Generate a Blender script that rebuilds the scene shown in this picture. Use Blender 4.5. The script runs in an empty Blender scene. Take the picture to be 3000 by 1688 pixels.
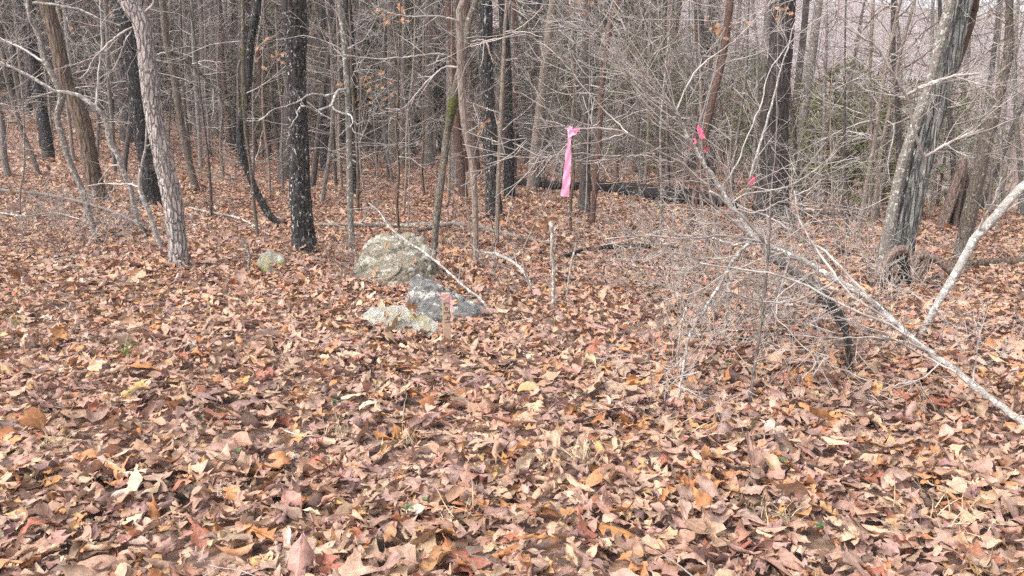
import bpy, bmesh, math, random
import numpy as np
from mathutils import Vector, noise as mnoise

# ------------------------------------------------------------------ camera, sky, sun, exposure
S = bpy.context.scene
C = S.collection
PITCH = math.radians(12.0)
F = 2354.0                       # focal length in photograph pixels (3000 wide)
EYE = 1.5
cam_d = bpy.data.cameras.new('camera')
cam_d.sensor_width = 36.0
cam_d.lens = 36.0 * F / 3000.0
cam_d.clip_start = 0.05
cam_d.clip_end = 2000.0
cam = bpy.data.objects.new('camera', cam_d)
C.objects.link(cam)
cam.location = (0, 0, EYE)
cam.rotation_euler = (math.radians(90) - PITCH, 0, 0)
S.camera = cam

SUN_EL, SUN_AZ = math.radians(52), math.radians(-118)     # azimuth from +Y, clockwise
W = bpy.data.worlds.new('World')
S.world = W
W.use_nodes = True
nt = W.node_tree
nt.nodes.clear()
sky = nt.nodes.new('ShaderNodeTexSky')
sky.sky_type = 'NISHITA'
sky.sun_disc = False
sky.sun_elevation = SUN_EL
sky.sun_rotation = SUN_AZ
sky.air_density = 1.0
sky.dust_density = 4.0
hs = nt.nodes.new('ShaderNodeHueSaturation')
hs.inputs['Saturation'].default_value = 0.22
bgn = nt.nodes.new('ShaderNodeBackground')
bgn.inputs['Strength'].default_value = 0.15
wo = nt.nodes.new('ShaderNodeOutputWorld')
nt.links.new(sky.outputs[0], hs.inputs['Color'])
nt.links.new(hs.outputs[0], bgn.inputs['Color'])
nt.links.new(bgn.outputs[0], wo.inputs['Surface'])

sun_d = bpy.data.lights.new('sun', 'SUN')
sun_d.energy = 1.3
sun_d.angle = math.radians(28)
sun_d.color = (1.0, 0.96, 0.9)
sun = bpy.data.objects.new('sun', sun_d)
C.objects.link(sun)
sd = Vector((math.sin(SUN_AZ) * math.cos(SUN_EL), math.cos(SUN_AZ) * math.cos(SUN_EL), math.sin(SUN_EL)))
sun.rotation_euler = sd.to_track_quat('Z', 'Y').to_euler()
sun.location = sd * 60

S.view_settings.view_transform = 'Standard'
S.view_settings.look = 'None'
S.view_settings.gamma = 1.0
S.view_settings.exposure = 1.62
S.render.engine = 'CYCLES'
S.cycles.max_bounces = 5
S.cycles.diffuse_bounces = 4
S.cycles.volume_bounces = 0
S.cycles.glossy_bounces = 2
S.cycles.transmission_bounces = 3
S.cycles.transparent_max_bounces = 4
S.cycles.use_denoising = False
S.cycles.denoiser = 'OPENIMAGEDENOISE'
S.cycles.denoising_input_passes = 'RGB_ALBEDO_NORMAL'
S.cycles.denoising_prefilter = 'ACCURATE'
S.cycles.sample_clamp_indirect = 8.0

rng = np.random.default_rng(7)
R = random.Random(11)

# ------------------------------------------------------------------ terrain
def sstep(a, b, x):
    t = np.clip((x - a) / (b - a), 0, 1)
    return t * t * (3 - 2 * t)

def softplus(x, k):
    return k * np.logaddexp(0, x / k)

def H(x, y):
    x = np.asarray(x, float); y = np.asarray(y, float)
    yy = np.maximum(y, 3.0)
    az = x / yy
    h = 0.085 * sstep(-0.12, -0.62, az) * softplus(y - 11, 2.5)
    h = h - 0.115 * sstep(0.16, 0.62, az) * softplus(y - 13, 2.0) * (1 - 0.6 * sstep(30, 60, y))
    h = h - 0.05 * sstep(-0.4, 0.1, az) * softplus(y - 34, 4.0)
    h = h + 0.34 * softplus(y - 92, 9.0)
    f = sstep(1.0, 4.0, np.hypot(x, y))
    h = h + f * (0.035 * np.sin(1.9 * x + 0.7 * y + 1) * np.sin(1.3 * y - 0.5 * x) + 0.02 * np.sin(4.1 * x + 2) * np.sin(3.7 * y + 1)
                 + 0.05 * np.sin(0.55 * x + 0.3) * np.sin(0.47 * y + 2))
    return h

CP, SP = math.cos(PITCH), math.sin(PITCH)
def ray(u, v):
    cx, cz = (u - 1500.0) / F, -(v - 844.0) / F
    return np.array([cx, CP + cz * SP, -SP + cz * CP])

def P(u, v, Y):
    """point seen at photo pixel u, v, standing Y metres ahead"""
    d = ray(u, v)
    return d * (Y / d[1]) + np.array([0, 0, EYE])

def G(u, v):
    """ground point seen at photo pixel u, v"""
    d = ray(u, v)
    t = 1.0
    lo = 0.5
    while t < 220:
        p = d * t
        if EYE + p[2] < H(p[0], p[1]):
            break
        lo = t
        t *= 1.03
    hi = t
    for _ in range(40):
        m = (lo + hi) / 2
        p = d * m
        if EYE + p[2] < H(p[0], p[1]): hi = m
        else: lo = m
    p = d * hi
    return np.array([p[0], p[1], float(H(p[0], p[1]))])

# ------------------------------------------------------------------ materials
def newmat(name):
    m = bpy.data.materials.new(name)
    m.use_nodes = True
    n = m.node_tree.nodes
    b = n['Principled BSDF']
    return m, m.node_tree, n, b

def link(t, a, b): t.links.new(a, b)

def ramp(t, fac, stops):
    r = t.nodes.new('ShaderNodeValToRGB')
    while len(r.color_ramp.elements) < len(stops): r.color_ramp.elements.new(0.5)
    for e, (p, c) in zip(r.color_ramp.elements, stops):
        e.position = p; e.color = (*c, 1)
    link(t, fac, r.inputs[0])
    return r.outputs[0]

def tnoise(t, vec, scale, detail=4, rough=0.6, dist=0.0):
    n = t.nodes.new('ShaderNodeTexNoise')
    n.inputs['Scale'].default_value = scale
    n.inputs['Detail'].default_value = detail
    n.inputs['Roughness'].default_value = rough
    n.inputs['Distortion'].default_value = dist
    link(t, vec, n.inputs['Vector'])
    return n.outputs['Fac']

def mixc(t, fac, a, b, blend='MIX'):
    m = t.nodes.new('ShaderNodeMix')
    m.data_type = 'RGBA'; m.blend_type = blend
    if hasattr(fac, 'links'): link(t, fac, m.inputs[0])
    else: m.inputs[0].default_value = fac
    for i, c in ((6, a), (7, b)):
        if hasattr(c, 'links'): link(t, c, m.inputs[i])
        else: m.inputs[i].default_value = (*c, 1)
    return m.outputs[2]

def maprange(t, v, a, b, c=0.0, d=1.0):
    m = t.nodes.new('ShaderNodeMapRange')
    m.inputs[1].default_value = a; m.inputs[2].default_value = b
    m.inputs[3].default_value = c; m.inputs[4].default_value = d
    link(t, v, m.inputs[0])
    return m.outputs[0]

def bark(name, light, dark, scale=1.0, lichen=None, lich_lo=0.62, moss=0.0, stretch=0.22, bump=0.6, mosscol=(0.08, 0.082, 0.025), spot=None, crk=0.45):
    m, t, n, b = newmat(name)
    tc = n.new('ShaderNodeTexCoord')
    mp = n.new('ShaderNodeMapping')
    mp.inputs['Scale'].default_value = (1, 1, stretch)
    link(t, tc.outputs['Object'], mp.inputs[0])
    f = tnoise(t, mp.outputs[0], 55 * scale, 5, 0.65, 0.4)
    vo = n.new('ShaderNodeTexVoronoi')
    vo.feature = 'DISTANCE_TO_EDGE'
    vo.inputs['Scale'].default_value = 34 * scale
    wn = n.new('ShaderNodeTexNoise'); wn.inputs['Scale'].default_value = 20 * scale; link(t, mp.outputs[0], wn.inputs['Vector'])
    wa = n.new('ShaderNodeVectorMath'); wa.operation = 'MULTIPLY_ADD'; link(t, wn.outputs['Color'], wa.inputs[0]); wa.inputs[1].default_value = (0.05, 0.05, 0.05); link(t, mp.outputs[0], wa.inputs[2])
    link(t, wa.outputs[0], vo.inputs['Vector'])
    crack = maprange(t, vo.outputs['Distance'], 0.0, 0.16)
    col = ramp(t, f, [(0.3, dark), (0.68, light)])
    col = mixc(t, maprange(t, vo.outputs['Distance'], 0.0, 0.14, crk, 0.0), col, tuple(c * 0.5 for c in dark))
    big = tnoise(t, tc.outputs['Object'], 3.1, 3, 0.5)
    col = mixc(t, maprange(t, big, 0.35, 0.7, 0.0, 0.5), col, tuple((a + c) / 2 for a, c in zip(light, dark)))
    if lichen:
        lf = tnoise(t, tc.outputs['Object'], 26, 4, 0.7)
        lm = maprange(t, lf, lich_lo, lich_lo + 0.05)
        col = mixc(t, lm, col, lichen)
    if spot:
        m2 = n.new('ShaderNodeMapping'); m2.inputs['Scale'].default_value = (1, 1, 0.6); link(t, tc.outputs['Object'], m2.inputs[0])
        fl = maprange(t, tnoise(t, m2.outputs[0], 30, 5, 0.75, 0.5), 0.585, 0.62)
        sel = maprange(t, tnoise(t, tc.outputs['Object'], 5, 2), 0.36, 0.5)
        mm = n.new('ShaderNodeMath'); mm.operation = 'MULTIPLY'
        link(t, fl, mm.inputs[0]); link(t, sel, mm.inputs[1])
        col = mixc(t, mm.outputs[0], col, spot)
    if moss:
        mf = tnoise(t, tc.outputs['Object'], 5.0, 5, 0.7)
        col = mixc(t, maprange(t, mf, 0.66 - moss * 0.4, 0.76 - moss * 0.4), col, mosscol)
    link(t, col, b.inputs['Base Color'])
    b.inputs['Roughness'].default_value = 0.85
    b.inputs['Specular IOR Level'].default_value = 0.25
    bp = n.new('ShaderNodeBump')
    bp.inputs['Strength'].default_value = bump
    bp.inputs['Distance'].default_value = 0.02
    ad = n.new('ShaderNodeMath'); ad.operation = 'ADD'
    link(t, f, ad.inputs[0]); link(t, crack, ad.inputs[1])
    link(t, ad.outputs[0], bp.inputs['Height'])
    link(t, bp.outputs[0], b.inputs['Normal'])
    return m

def plain(name, a, c, scale=30, rough=0.8, spec=0.25, detail=3):
    m, t, n, b = newmat(name)
    tc = n.new('ShaderNodeTexCoord')
    f = tnoise(t, tc.outputs['Object'], scale, detail)
    link(t, ramp(t, f, [(0.35, a), (0.65, c)]), b.inputs['Base Color'])
    b.inputs['Roughness'].default_value = rough
    b.inputs['Specular IOR Level'].default_value = spec
    return m

M = {}
M['dark'] = bark('dark_oak_bark', (0.066, 0.056, 0.053), (0.009, 0.0075, 0.0075), 0.6, crk=0.8, spot=(0.6, 0.6, 0.57), lichen=(0.13, 0.135, 0.125), lich_lo=0.6, moss=0.05)
M['black'] = bark('black_oak_bark', (0.042, 0.037, 0.036), (0.008, 0.007, 0.007), 0.6, crk=0.8, spot=(0.3, 0.31, 0.29), lichen=(0.2, 0.21, 0.19), lich_lo=0.68, moss=0.04)
M['pale'] = bark('pale_flaky_bark', (0.52, 0.46, 0.435), (0.2, 0.165, 0.155), 0.75, lichen=(0.63, 0.6, 0.57), lich_lo=0.6, stretch=0.3, bump=1.0, crk=0.75)
M['brown'] = bark('brown_ridged_bark', (0.23, 0.165, 0.12), (0.04, 0.029, 0.024), 0.6, crk=0.7, moss=0.18, mosscol=(0.1, 0.085, 0.03), stretch=0.16)
M['mossy'] = bark('mossy_bark', (0.2, 0.165, 0.135), (0.06, 0.045, 0.037), 1.2, moss=0.22, mosscol=(0.085, 0.08, 0.03), lichen=(0.34, 0.34, 0.3), lich_lo=0.6)
M['lichen'] = bark('lichen_grey_bark', (0.26, 0.225, 0.2), (0.09, 0.075, 0.067), 1.4, lichen=(0.37, 0.39, 0.345), lich_lo=0.55, moss=0.1, stretch=0.5, bump=0.4)
M['grey'] = bark('grey_bark', (0.27, 0.23, 0.21), (0.1, 0.08, 0.073), 1.0, lichen=(0.36, 0.36, 0.32), lich_lo=0.62, moss=0.06, stretch=0.2)
M['tan'] = bark('tan_grey_bark', (0.33, 0.27, 0.225), (0.15, 0.115, 0.095), 1.0, stretch=0.2, moss=0.04)
M['red'] = bark('reddish_cedar_bark', (0.18, 0.105, 0.082), (0.055, 0.032, 0.027), 1.3, stretch=0.1)
M['gpine'] = bark('dark_grey_bark', (0.12, 0.1, 0.092), (0.035, 0.029, 0.027), 0.9, lichen=(0.23, 0.24, 0.22), lich_lo=0.64, moss=0.06)
M['furrow'] = bark('deep_furrowed_bark', (0.1, 0.08, 0.075), (0.014, 0.011, 0.011), 0.5, crk=0.85, lichen=(0.2, 0.2, 0.19), lich_lo=0.68, stretch=0.15)
M['streak'] = bark('grey_streaked_bark', (0.36, 0.355, 0.33), (0.05, 0.045, 0.042), 0.7, crk=0.9, lichen=(0.46, 0.47, 0.43), lich_lo=0.6, stretch=0.1, bump=1.0)
M['rot'] = bark('rotten_black_wood', (0.03, 0.025, 0.024), (0.006, 0.005, 0.005), 0.9, stretch=0.2, lichen=(0.14, 0.13, 0.12), lich_lo=0.74)
M['weather'] = bark('weathered_brown_wood', (0.3, 0.215, 0.175), (0.085, 0.06, 0.05), 1.0, stretch=0.12, crk=0.7)
M['birch'] = bark('pale_grey_smooth_bark', (0.38, 0.35, 0.32), (0.16, 0.14, 0.128), 1.5, lichen=(0.56, 0.55, 0.52), lich_lo=0.53, stretch=0.9, bump=0.3)
M['moss'] = bark('moss_over_bark', (0.17, 0.15, 0.11), (0.06, 0.05, 0.04), 1.2, moss=0.42, mosscol=(0.075, 0.08, 0.018), stretch=0.6)
M['twig'] = plain('pale_grey_twig', (0.22, 0.19, 0.175), (0.47, 0.425, 0.395), 9)
M['twig_brown'] = plain('brown_twig', (0.1, 0.072, 0.06), (0.2, 0.15, 0.125), 14)
M['twig_grey'] = plain('grey_twig', (0.15, 0.127, 0.115), (0.28, 0.245, 0.225), 14)
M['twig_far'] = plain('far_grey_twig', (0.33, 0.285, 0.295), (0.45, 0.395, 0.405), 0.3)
M['needle'] = plain('cedar_needles', (0.07, 0.085, 0.024), (0.17, 0.17, 0.06), 2.2, 0.7)
M['needle_dark'] = plain('pine_needles', (0.05, 0.065, 0.03), (0.12, 0.135, 0.07), 1.4, 0.7)
M['straw'] = plain('dry_grass_blades', (0.38, 0.29, 0.18), (0.52, 0.43, 0.29), 20, 0.6)
M['green_grass'] = plain('green_grass_blades', (0.12, 0.17, 0.06), (0.34, 0.36, 0.17), 20, 0.5)
M['weed'] = plain('green_weed_leaf', (0.035, 0.08, 0.028), (0.08, 0.14, 0.05), 30, 0.45, 0.4)

def leaf_material(name):
    m, t, n, b = newmat(name)
    at = n.new('ShaderNodeAttribute'); at.attribute_name = 'leafcol'
    uv = n.new('ShaderNodeAttribute'); uv.attribute_name = 'luv'
    sx = n.new('ShaderNodeSeparateXYZ'); link(t, uv.outputs['Vector'], sx.inputs[0])
    ab = n.new('ShaderNodeMath'); ab.operation = 'ABSOLUTE'; link(t, sx.outputs[0], ab.inputs[0])
    # side veins: sine of (t - 0.35*|s|)
    m1 = n.new('ShaderNodeMath'); m1.operation = 'MULTIPLY_ADD'
    link(t, ab.outputs[0], m1.inputs[0]); m1.inputs[1].default_value = -0.22; link(t, sx.outputs[1], m1.inputs[2])
    m2 = n.new('ShaderNodeMath'); m2.operation = 'MULTIPLY'; link(t, m1.outputs[0], m2.inputs[0]); m2.inputs[1].default_value = 62.0
    m3 = n.new('ShaderNodeMath'); m3.operation = 'SINE'; link(t, m2.outputs[0], m3.inputs[0])
    vein = maprange(t, m3.outputs[0], 0.75, 1.0)
    mid = maprange(t, ab.outputs[0], 0.03, 0.09, 1.0, 0.0)
    mx = n.new('ShaderNodeMath'); mx.operation = 'MAXIMUM'; link(t, vein, mx.inputs[0]); link(t, mid, mx.inputs[1])
    tc = n.new('ShaderNodeTexCoord')
    bl = tnoise(t, tc.outputs['Object'], 45, 4, 0.65)
    fine = tnoise(t, tc.outputs['Object'], 330, 2, 0.6)
    col = mixc(t, 1.0, at.outputs['Color'], ramp(t, bl, [(0.28, (0.6, 0.55, 0.53)), (0.7, (1.2, 1.18, 1.15))]), 'MULTIPLY')
    col = mixc(t, 0.6, col, ramp(t, fine, [(0.33, (0.82, 0.8, 0.8)), (0.66, (1.12, 1.12, 1.12))]), 'MULTIPLY')
    vc = mixc(t, 1.0, col, (1.28, 1.26, 1.2), 'MULTIPLY')
    mv = n.new('ShaderNodeMath'); mv.operation = 'MULTIPLY'; link(t, mx.outputs[0], mv.inputs[0]); mv.inputs[1].default_value = 0.5
    col = mixc(t, mv.outputs[0], col, vc)
    link(t, col, b.inputs['Base Color'])
    b.inputs['Roughness'].default_value = 0.52
    b.inputs['Specular IOR Level'].default_value = 0.35
    bp = n.new('ShaderNodeBump'); bp.inputs['Strength'].default_value = 0.35; bp.inputs['Distance'].default_value = 0.004
    sm = n.new('ShaderNodeMath'); sm.operation = 'ADD'; link(t, bl, sm.inputs[0]); link(t, mx.outputs[0], sm.inputs[1])
    link(t, sm.outputs[0], bp.inputs['Height']); link(t, bp.outputs[0], b.inputs['Normal'])
    tr = n.new('ShaderNodeBsdfTranslucent'); link(t, col, tr.inputs['Color'])
    ms = n.new('ShaderNodeMixShader'); ms.inputs[0].default_value = 0.14
    link(t, b.outputs[0], ms.inputs[1]); link(t, tr.outputs[0], ms.inputs[2])
    link(t, ms.outputs[0], n['Material Output'].inputs['Surface'])
    return m
M['leaf'] = leaf_material('dry_leaf')

def ground_material():
    m, t, n, b = newmat('leaf_strewn_soil')
    tc = n.new('ShaderNodeTexCoord')
    vo = n.new('ShaderNodeTexVoronoi'); vo.inputs['Scale'].default_value = 13
    link(t, tc.outputs['Object'], vo.inputs['Vector'])
    sp = n.new('ShaderNodeSeparateColor'); link(t, vo.outputs['Color'], sp.inputs[0])
    col = ramp(t, sp.outputs[0], [(0.0, (0.08, 0.053, 0.047)), (0.3, (0.2, 0.128, 0.105)), (0.6, (0.31, 0.205, 0.165)), (0.85, (0.33, 0.185, 0.12)), (1.0, (0.44, 0.34, 0.28))])
    f = tnoise(t, tc.outputs['Object'], 40, 4, 0.7)
    col = mixc(t, 1.0, col, ramp(t, f, [(0.3, (0.45, 0.42, 0.4)), (0.7, (1.1, 1.1, 1.1))]), 'MULTIPLY')
    link(t, col, b.inputs['Base Color'])
    b.inputs['Roughness'].default_value = 0.9
    bp = n.new('ShaderNodeBump'); bp.inputs['Strength'].default_value = 0.8; bp.inputs['Distance'].default_value = 0.03
    link(t, sp.outputs[1], bp.inputs['Height']); link(t, bp.outputs[0], b.inputs['Normal'])
    return m
M['ground'] = ground_material()

def rock_material(name, a, c, dk, lich, yel, lich_lo=0.5, yel_lo=0.6, dark_lo=0.58):
    m, t, n, b = newmat(name)
    tc = n.new('ShaderNodeTexCoord')
    o = tc.outputs['Object']
    f = tnoise(t, o, 28, 6, 0.75)
    col = ramp(t, f, [(0.32, a), (0.66, c)])
    col = mixc(t, maprange(t, tnoise(t, o, 9, 5, 0.75), dark_lo, dark_lo + 0.08), col, dk)
    col = mixc(t, maprange(t, tnoise(t, o, 11, 8, 0.7, 0.3), lich_lo, lich_lo + 0.06), col, lich)
    mp = n.new('ShaderNodeMapping'); mp.inputs['Location'].default_value = (3, 7, 1); link(t, o, mp.inputs[0])
    col = mixc(t, maprange(t, tnoise(t, mp.outputs[0], 7, 6, 0.75), yel_lo, yel_lo + 0.07), col, yel)
    sp = tnoise(t, o, 120, 3, 0.7)
    col = mixc(t, 1.0, col, ramp(t, sp, [(0.3, (0.7, 0.69, 0.67)), (0.6, (1.08, 1.08, 1.08))]), 'MULTIPLY')
    link(t, col, b.inputs['Base Color'])
    b.inputs['Roughness'].default_value = 0.9
    b.inputs['Specular IOR Level'].default_value = 0.2
    bp = n.new('ShaderNodeBump'); bp.inputs['Strength'].default_value = 1.0; bp.inputs['Distance'].default_value = 0.025
    ad = n.new('ShaderNodeMath'); ad.operation = 'ADD'; link(t, f, ad.inputs[0]); link(t, sp, ad.inputs[1])
    link(t, ad.outputs[0], bp.inputs['Height']); link(t, bp.outputs[0], b.inputs['Normal'])
    return m
M['rock_green'] = rock_material('lichen_boulder', (0.17, 0.145, 0.11), (0.4, 0.35, 0.27), (0.085, 0.085, 0.05), (0.52, 0.51, 0.45), (0.46, 0.385, 0.2), 0.52, 0.62, 0.55)
M['rock_dark'] = rock_material('dark_slab_rock', (0.1, 0.098, 0.098), (0.28, 0.272, 0.265), (0.05, 0.05, 0.05), (0.58, 0.565, 0.5), (0.42, 0.36, 0.22), 0.53, 0.62, 0.58)
M['rock_pale'] = rock_material('pale_yellowish_rock', (0.34, 0.33, 0.285), (0.52, 0.51, 0.45), (0.19, 0.18, 0.14), (0.58, 0.575, 0.53), (0.44, 0.38, 0.2), 0.5, 0.56, 0.64)
M['rock_small'] = rock_material('small_mossy_rock', (0.22, 0.2, 0.17), (0.42, 0.4, 0.35), (0.12, 0.12, 0.07), (0.5, 0.5, 0.43), (0.36, 0.33, 0.13), 0.54, 0.54)

def wood_material():
    m, t, n, b = newmat('weathered_stake_wood')
    tc = n.new('ShaderNodeTexCoord')
    mp = n.new('ShaderNodeMapping'); mp.inputs['Scale'].default_value = (1, 1, 0.06); link(t, tc.outputs['Object'], mp.inputs[0])
    f = tnoise(t, mp.outputs[0], 220, 4, 0.6)
    col = ramp(t, f, [(0.3, (0.3, 0.19, 0.135)), (0.7, (0.44, 0.295, 0.215))])
    big = tnoise(t, tc.outputs['Object'], 14, 3)
    col = mixc(t, maprange(t, big, 0.45, 0.7, 0, 0.6), col, (0.4, 0.31, 0.2))
    link(t, col, b.inputs['Base Color'])
    b.inputs['Roughness'].default_value = 0.8
    bp = n.new('ShaderNodeBump'); bp.inputs['Strength'].default_value = 0.4; bp.inputs['Distance'].default_value = 0.003
    link(t, f, bp.inputs['Height']); link(t, bp.outputs[0], b.inputs['Normal'])
    return m
M['stake'] = wood_material()
M['ink'] = plain('black_marker_ink', (0.012, 0.01, 0.01), (0.03, 0.022, 0.02), 60, 0.7)

def ribbon_material(name, c):
    m, t, n, b = newmat(name)
    tc = n.new('ShaderNodeTexCoord')
    f = tnoise(t, tc.outputs['Object'], 12, 3)
    col = ramp(t, f, [(0.3, tuple(x * 0.88 for x in c)), (0.7, c)])
    link(t, col, b.inputs['Base Color'])
    b.inputs['Roughness'].default_value = 0.4
    b.inputs['Specular IOR Level'].default_value = 0.4
    tr = n.new('ShaderNodeBsdfTranslucent'); link(t, col, tr.inputs['Color'])
    ms = n.new('ShaderNodeMixShader'); ms.inputs[0].default_value = 0.35
    link(t, b.outputs[0], ms.inputs[1]); link(t, tr.outputs[0], ms.inputs[2])
    link(t, ms.outputs[0], n['Material Output'].inputs['Surface'])
    return m
M['pink'] = ribbon_material('pink_flagging_tape', (1.0, 0.42, 0.62))
M['hotpink'] = ribbon_material('red_pink_flagging_tape', (0.9, 0.1, 0.22))
M['paleribbon'] = ribbon_material('faded_pink_tape', (0.95, 0.5, 0.62))

# ------------------------------------------------------------------ mesh helpers
def mesh_np(name, V, faces, mat, smooth=True, attrs=None):
    """faces: list of (k-gon index arrays of shape (n,k))"""
    me = bpy.data.meshes.new(name)
    V = np.ascontiguousarray(V, dtype=np.float32)
    me.vertices.add(len(V))
    me.vertices.foreach_set('co', V.ravel())
    loops, starts, tot = [], [], 0
    for fa in faces:
        if len(fa) == 0: continue
        fa = np.asarray(fa, dtype=np.int32)
        k = fa.shape[1]
        starts.append(np.arange(len(fa), dtype=np.int32) * k + tot)
        loops.append(fa.ravel())
        tot += fa.size
    loops = np.concatenate(loops); starts = np.concatenate(starts)
    me.loops.add(len(loops)); me.loops.foreach_set('vertex_index', loops)
    me.polygons.add(len(starts)); me.polygons.foreach_set('loop_start', starts)
    if attrs:
        for an, typ, data in attrs:
            a = me.attributes.new(an, typ, 'POINT')
            key = 'color' if typ == 'FLOAT_COLOR' else 'vector'
            a.data.foreach_set(key, np.ascontiguousarray(data, dtype=np.float32).ravel())
    if smooth:
        me.polygons.foreach_set('use_smooth', np.ones(len(starts), dtype=bool))
    me.update(calc_edges=True)
    me.materials.append(mat)
    return me

def obj(name, me, parent=None):
    o = bpy.data.objects.new(name, me)
    C.objects.link(o)
    if parent is not None: o.parent = parent
    return o

def tag(o, label=None, cat=None, group=None, kind=None):
    if label: o['label'] = label
    if cat: o['category'] = cat
    if group: o['group'] = group
    if kind: o['kind'] = kind
    return o

def empty(name, loc, label=None, cat=None, group=None, rz=0.0, sc=1.0):
    o = bpy.data.objects.new(name, None)
    C.objects.link(o)
    o.location = tuple(float(c) for c in loc)
    o.rotation_euler = (0, 0, rz)
    o.scale = (sc, sc, sc)
    o.empty_display_size = 0.1
    return tag(o, label, cat, group)

def copy_tree(root, loc, rz=0.0, sc=1.0, mats=None):
    c = root.copy(); C.objects.link(c)
    c.location = tuple(float(v) for v in loc); c.rotation_euler = (0, 0, rz); c.scale = (sc, sc, sc)
    for ch in root.children:
        d = ch.copy(); C.objects.link(d); d.parent = c
        if mats and ch.name.split('.')[0] in mats:
            d.material_slots[0].link = 'OBJECT'
            d.material_slots[0].material = mats[ch.name.split('.')[0]]
        for g in ch.children:
            e = g.copy(); C.objects.link(e); e.parent = d
    return c

class Tubes:
    def __init__(s): s.V = []; s.Q = []; s.T = []; s.n = 0
    def add(s, pts, rad, k=4, rough=0.0, flare=0.0, cap=True, seed=None, ridge=0.0):
        pts = np.asarray(pts, float); rad = np.asarray(rad, float)
        n = len(pts)
        tg = np.gradient(pts, axis=0)
        tg /= np.linalg.norm(tg, axis=1, keepdims=True) + 1e-9
        ax = np.argmin(np.abs(tg).max(axis=0))
        ref = np.zeros(3); ref[ax] = 1
        a = ref - (tg @ ref)[:, None] * tg
        a /= np.linalg.norm(a, axis=1, keepdims=True) + 1e-9
        b = np.cross(tg, a)
        th = np.arange(k) * 2 * np.pi / k
        rr = np.repeat(rad[:, None], k, 1)
        if rough or flare:
            r_ = rng if seed is None else np.random.default_rng(seed)
            zz = np.concatenate([[0], np.cumsum(np.linalg.norm(np.diff(pts, axis=0), axis=1))])[:, None]
            mod = 0
            for q in range(5):
                mod = mod + np.sin(th[None] * r_.integers(1, 5) + zz * r_.uniform(1, 14) + r_.uniform(0, 6.3)) * r_.uniform(0.3, 1)
            mod = mod / 2.2 + r_.normal(0, 0.35, rr.shape)
            rr = rr * (1 + rough * mod)
            if ridge:
                nr = max(9, int(np.mean(rad) * 2 * np.pi / 0.035))
                ph = th[None] * nr + 1.6 * np.sin(zz * 5 + th[None] * 2) + 1.2 * np.sin(zz * 11.3 + th[None] * 3 + 1)
                plate = 0.75 + 0.25 * np.sign(np.sin(zz * 26 + 4 * np.sin(th[None] * nr / 2 + zz * 3)))
                rr = rr * (1 + ridge * (np.abs(np.sin(ph / 2)) * plate - 0.5))
            if flare:
                lob = 0.6 + 0.4 * np.cos(th[None] * r_.integers(3, 6) + r_.uniform(0, 6))
                rr = rr * (1 + flare * np.exp(-zz / 0.16) * lob)
        ring = pts[:, None, :] + rr[..., None] * (np.cos(th)[None, :, None] * a[:, None, :] + np.sin(th)[None, :, None] * b[:, None, :])
        base = s.n
        s.V.append(ring.reshape(-1, 3)); s.n += n * k
        i = np.arange(n - 1)[:, None] * k; j = np.arange(k)[None]; j2 = (j + 1) % k
        s.Q.append(np.stack([i + j, i + j2, i + k + j2, i + k + j], -1).reshape(-1, 4) + base)
        if cap:
            s.V.append((pts[-1] + tg[-1] * rad[-1] * 0.6)[None]); c = s.n; s.n += 1
            e = base + (n - 1) * k
            jj = np.arange(k)
            s.T.append(np.stack([e + jj, e + (jj + 1) % k, np.full(k, c)], -1))
    def mesh(s, name, mat, origin=(0, 0, 0)):
        V = np.concatenate(s.V) - np.asarray(origin)
        return mesh_np(name, V, [np.concatenate(s.Q)] + ([np.concatenate(s.T)] if s.T else []), mat)

def unit(v):
    return v / (np.linalg.norm(v) + 1e-9)

def resample(ctrl, n, wob=0.0):
    """smooth curve through control points (any columns), n samples"""
    ctrl = np.asarray(ctrl, float)
    m = len(ctrl)
    if m == 2:
        t = np.linspace(0, 1, n)[:, None]
        out = ctrl[0] * (1 - t) + ctrl[1] * t
    else:
        d = np.concatenate([[0], np.cumsum(np.linalg.norm(np.diff(ctrl[:, :3], axis=0), axis=1))])
        tt = np.linspace(0, d[-1], n)
        ext = np.vstack([2 * ctrl[0] - ctrl[1], ctrl, 2 * ctrl[-1] - ctrl[-2]])
        out = np.empty((n, ctrl.shape[1]))
        for q, tq in enumerate(tt):
            i = min(np.searchsorted(d, tq, side='right') - 1, m - 2)
            u = (tq - d[i]) / max(d[i + 1] - d[i], 1e-9)
            p0, p1, p2, p3 = ext[i:i + 4]
            out[q] = 0.5 * (2 * p1 + (p2 - p0) * u + (2 * p0 - 5 * p1 + 4 * p2 - p3) * u * u + (3 * p1 - p0 - 3 * p2 + p3) * u ** 3)
        if out.shape[1] > 3: out[:, 3] = np.maximum(out[:, 3], ctrl[:, 3].min() * 0.6)
    if wob:
        w = rng.normal(0, wob, (n, 3)); w[0] = 0
        out[:, :3] += w
    return out

def walk(start, d, L, n, wig, up=0.0):
    pts = [np.asarray(start, float)]
    d = unit(np.asarray(d, float)); st = L / n
    kink = rng.normal(0, wig, (n, 3))
    for i in range(n):
        d = unit(d + kink[i] + np.array([0, 0, up / n]))
        pts.append(pts[-1] + d * st)
    return np.array(pts)

def sprout(d, ang):
    r = rng.normal(0, 1, 3)
    s = unit(r - (r @ d) * d)
    return unit(d * math.cos(ang) + s * math.sin(ang))

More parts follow.
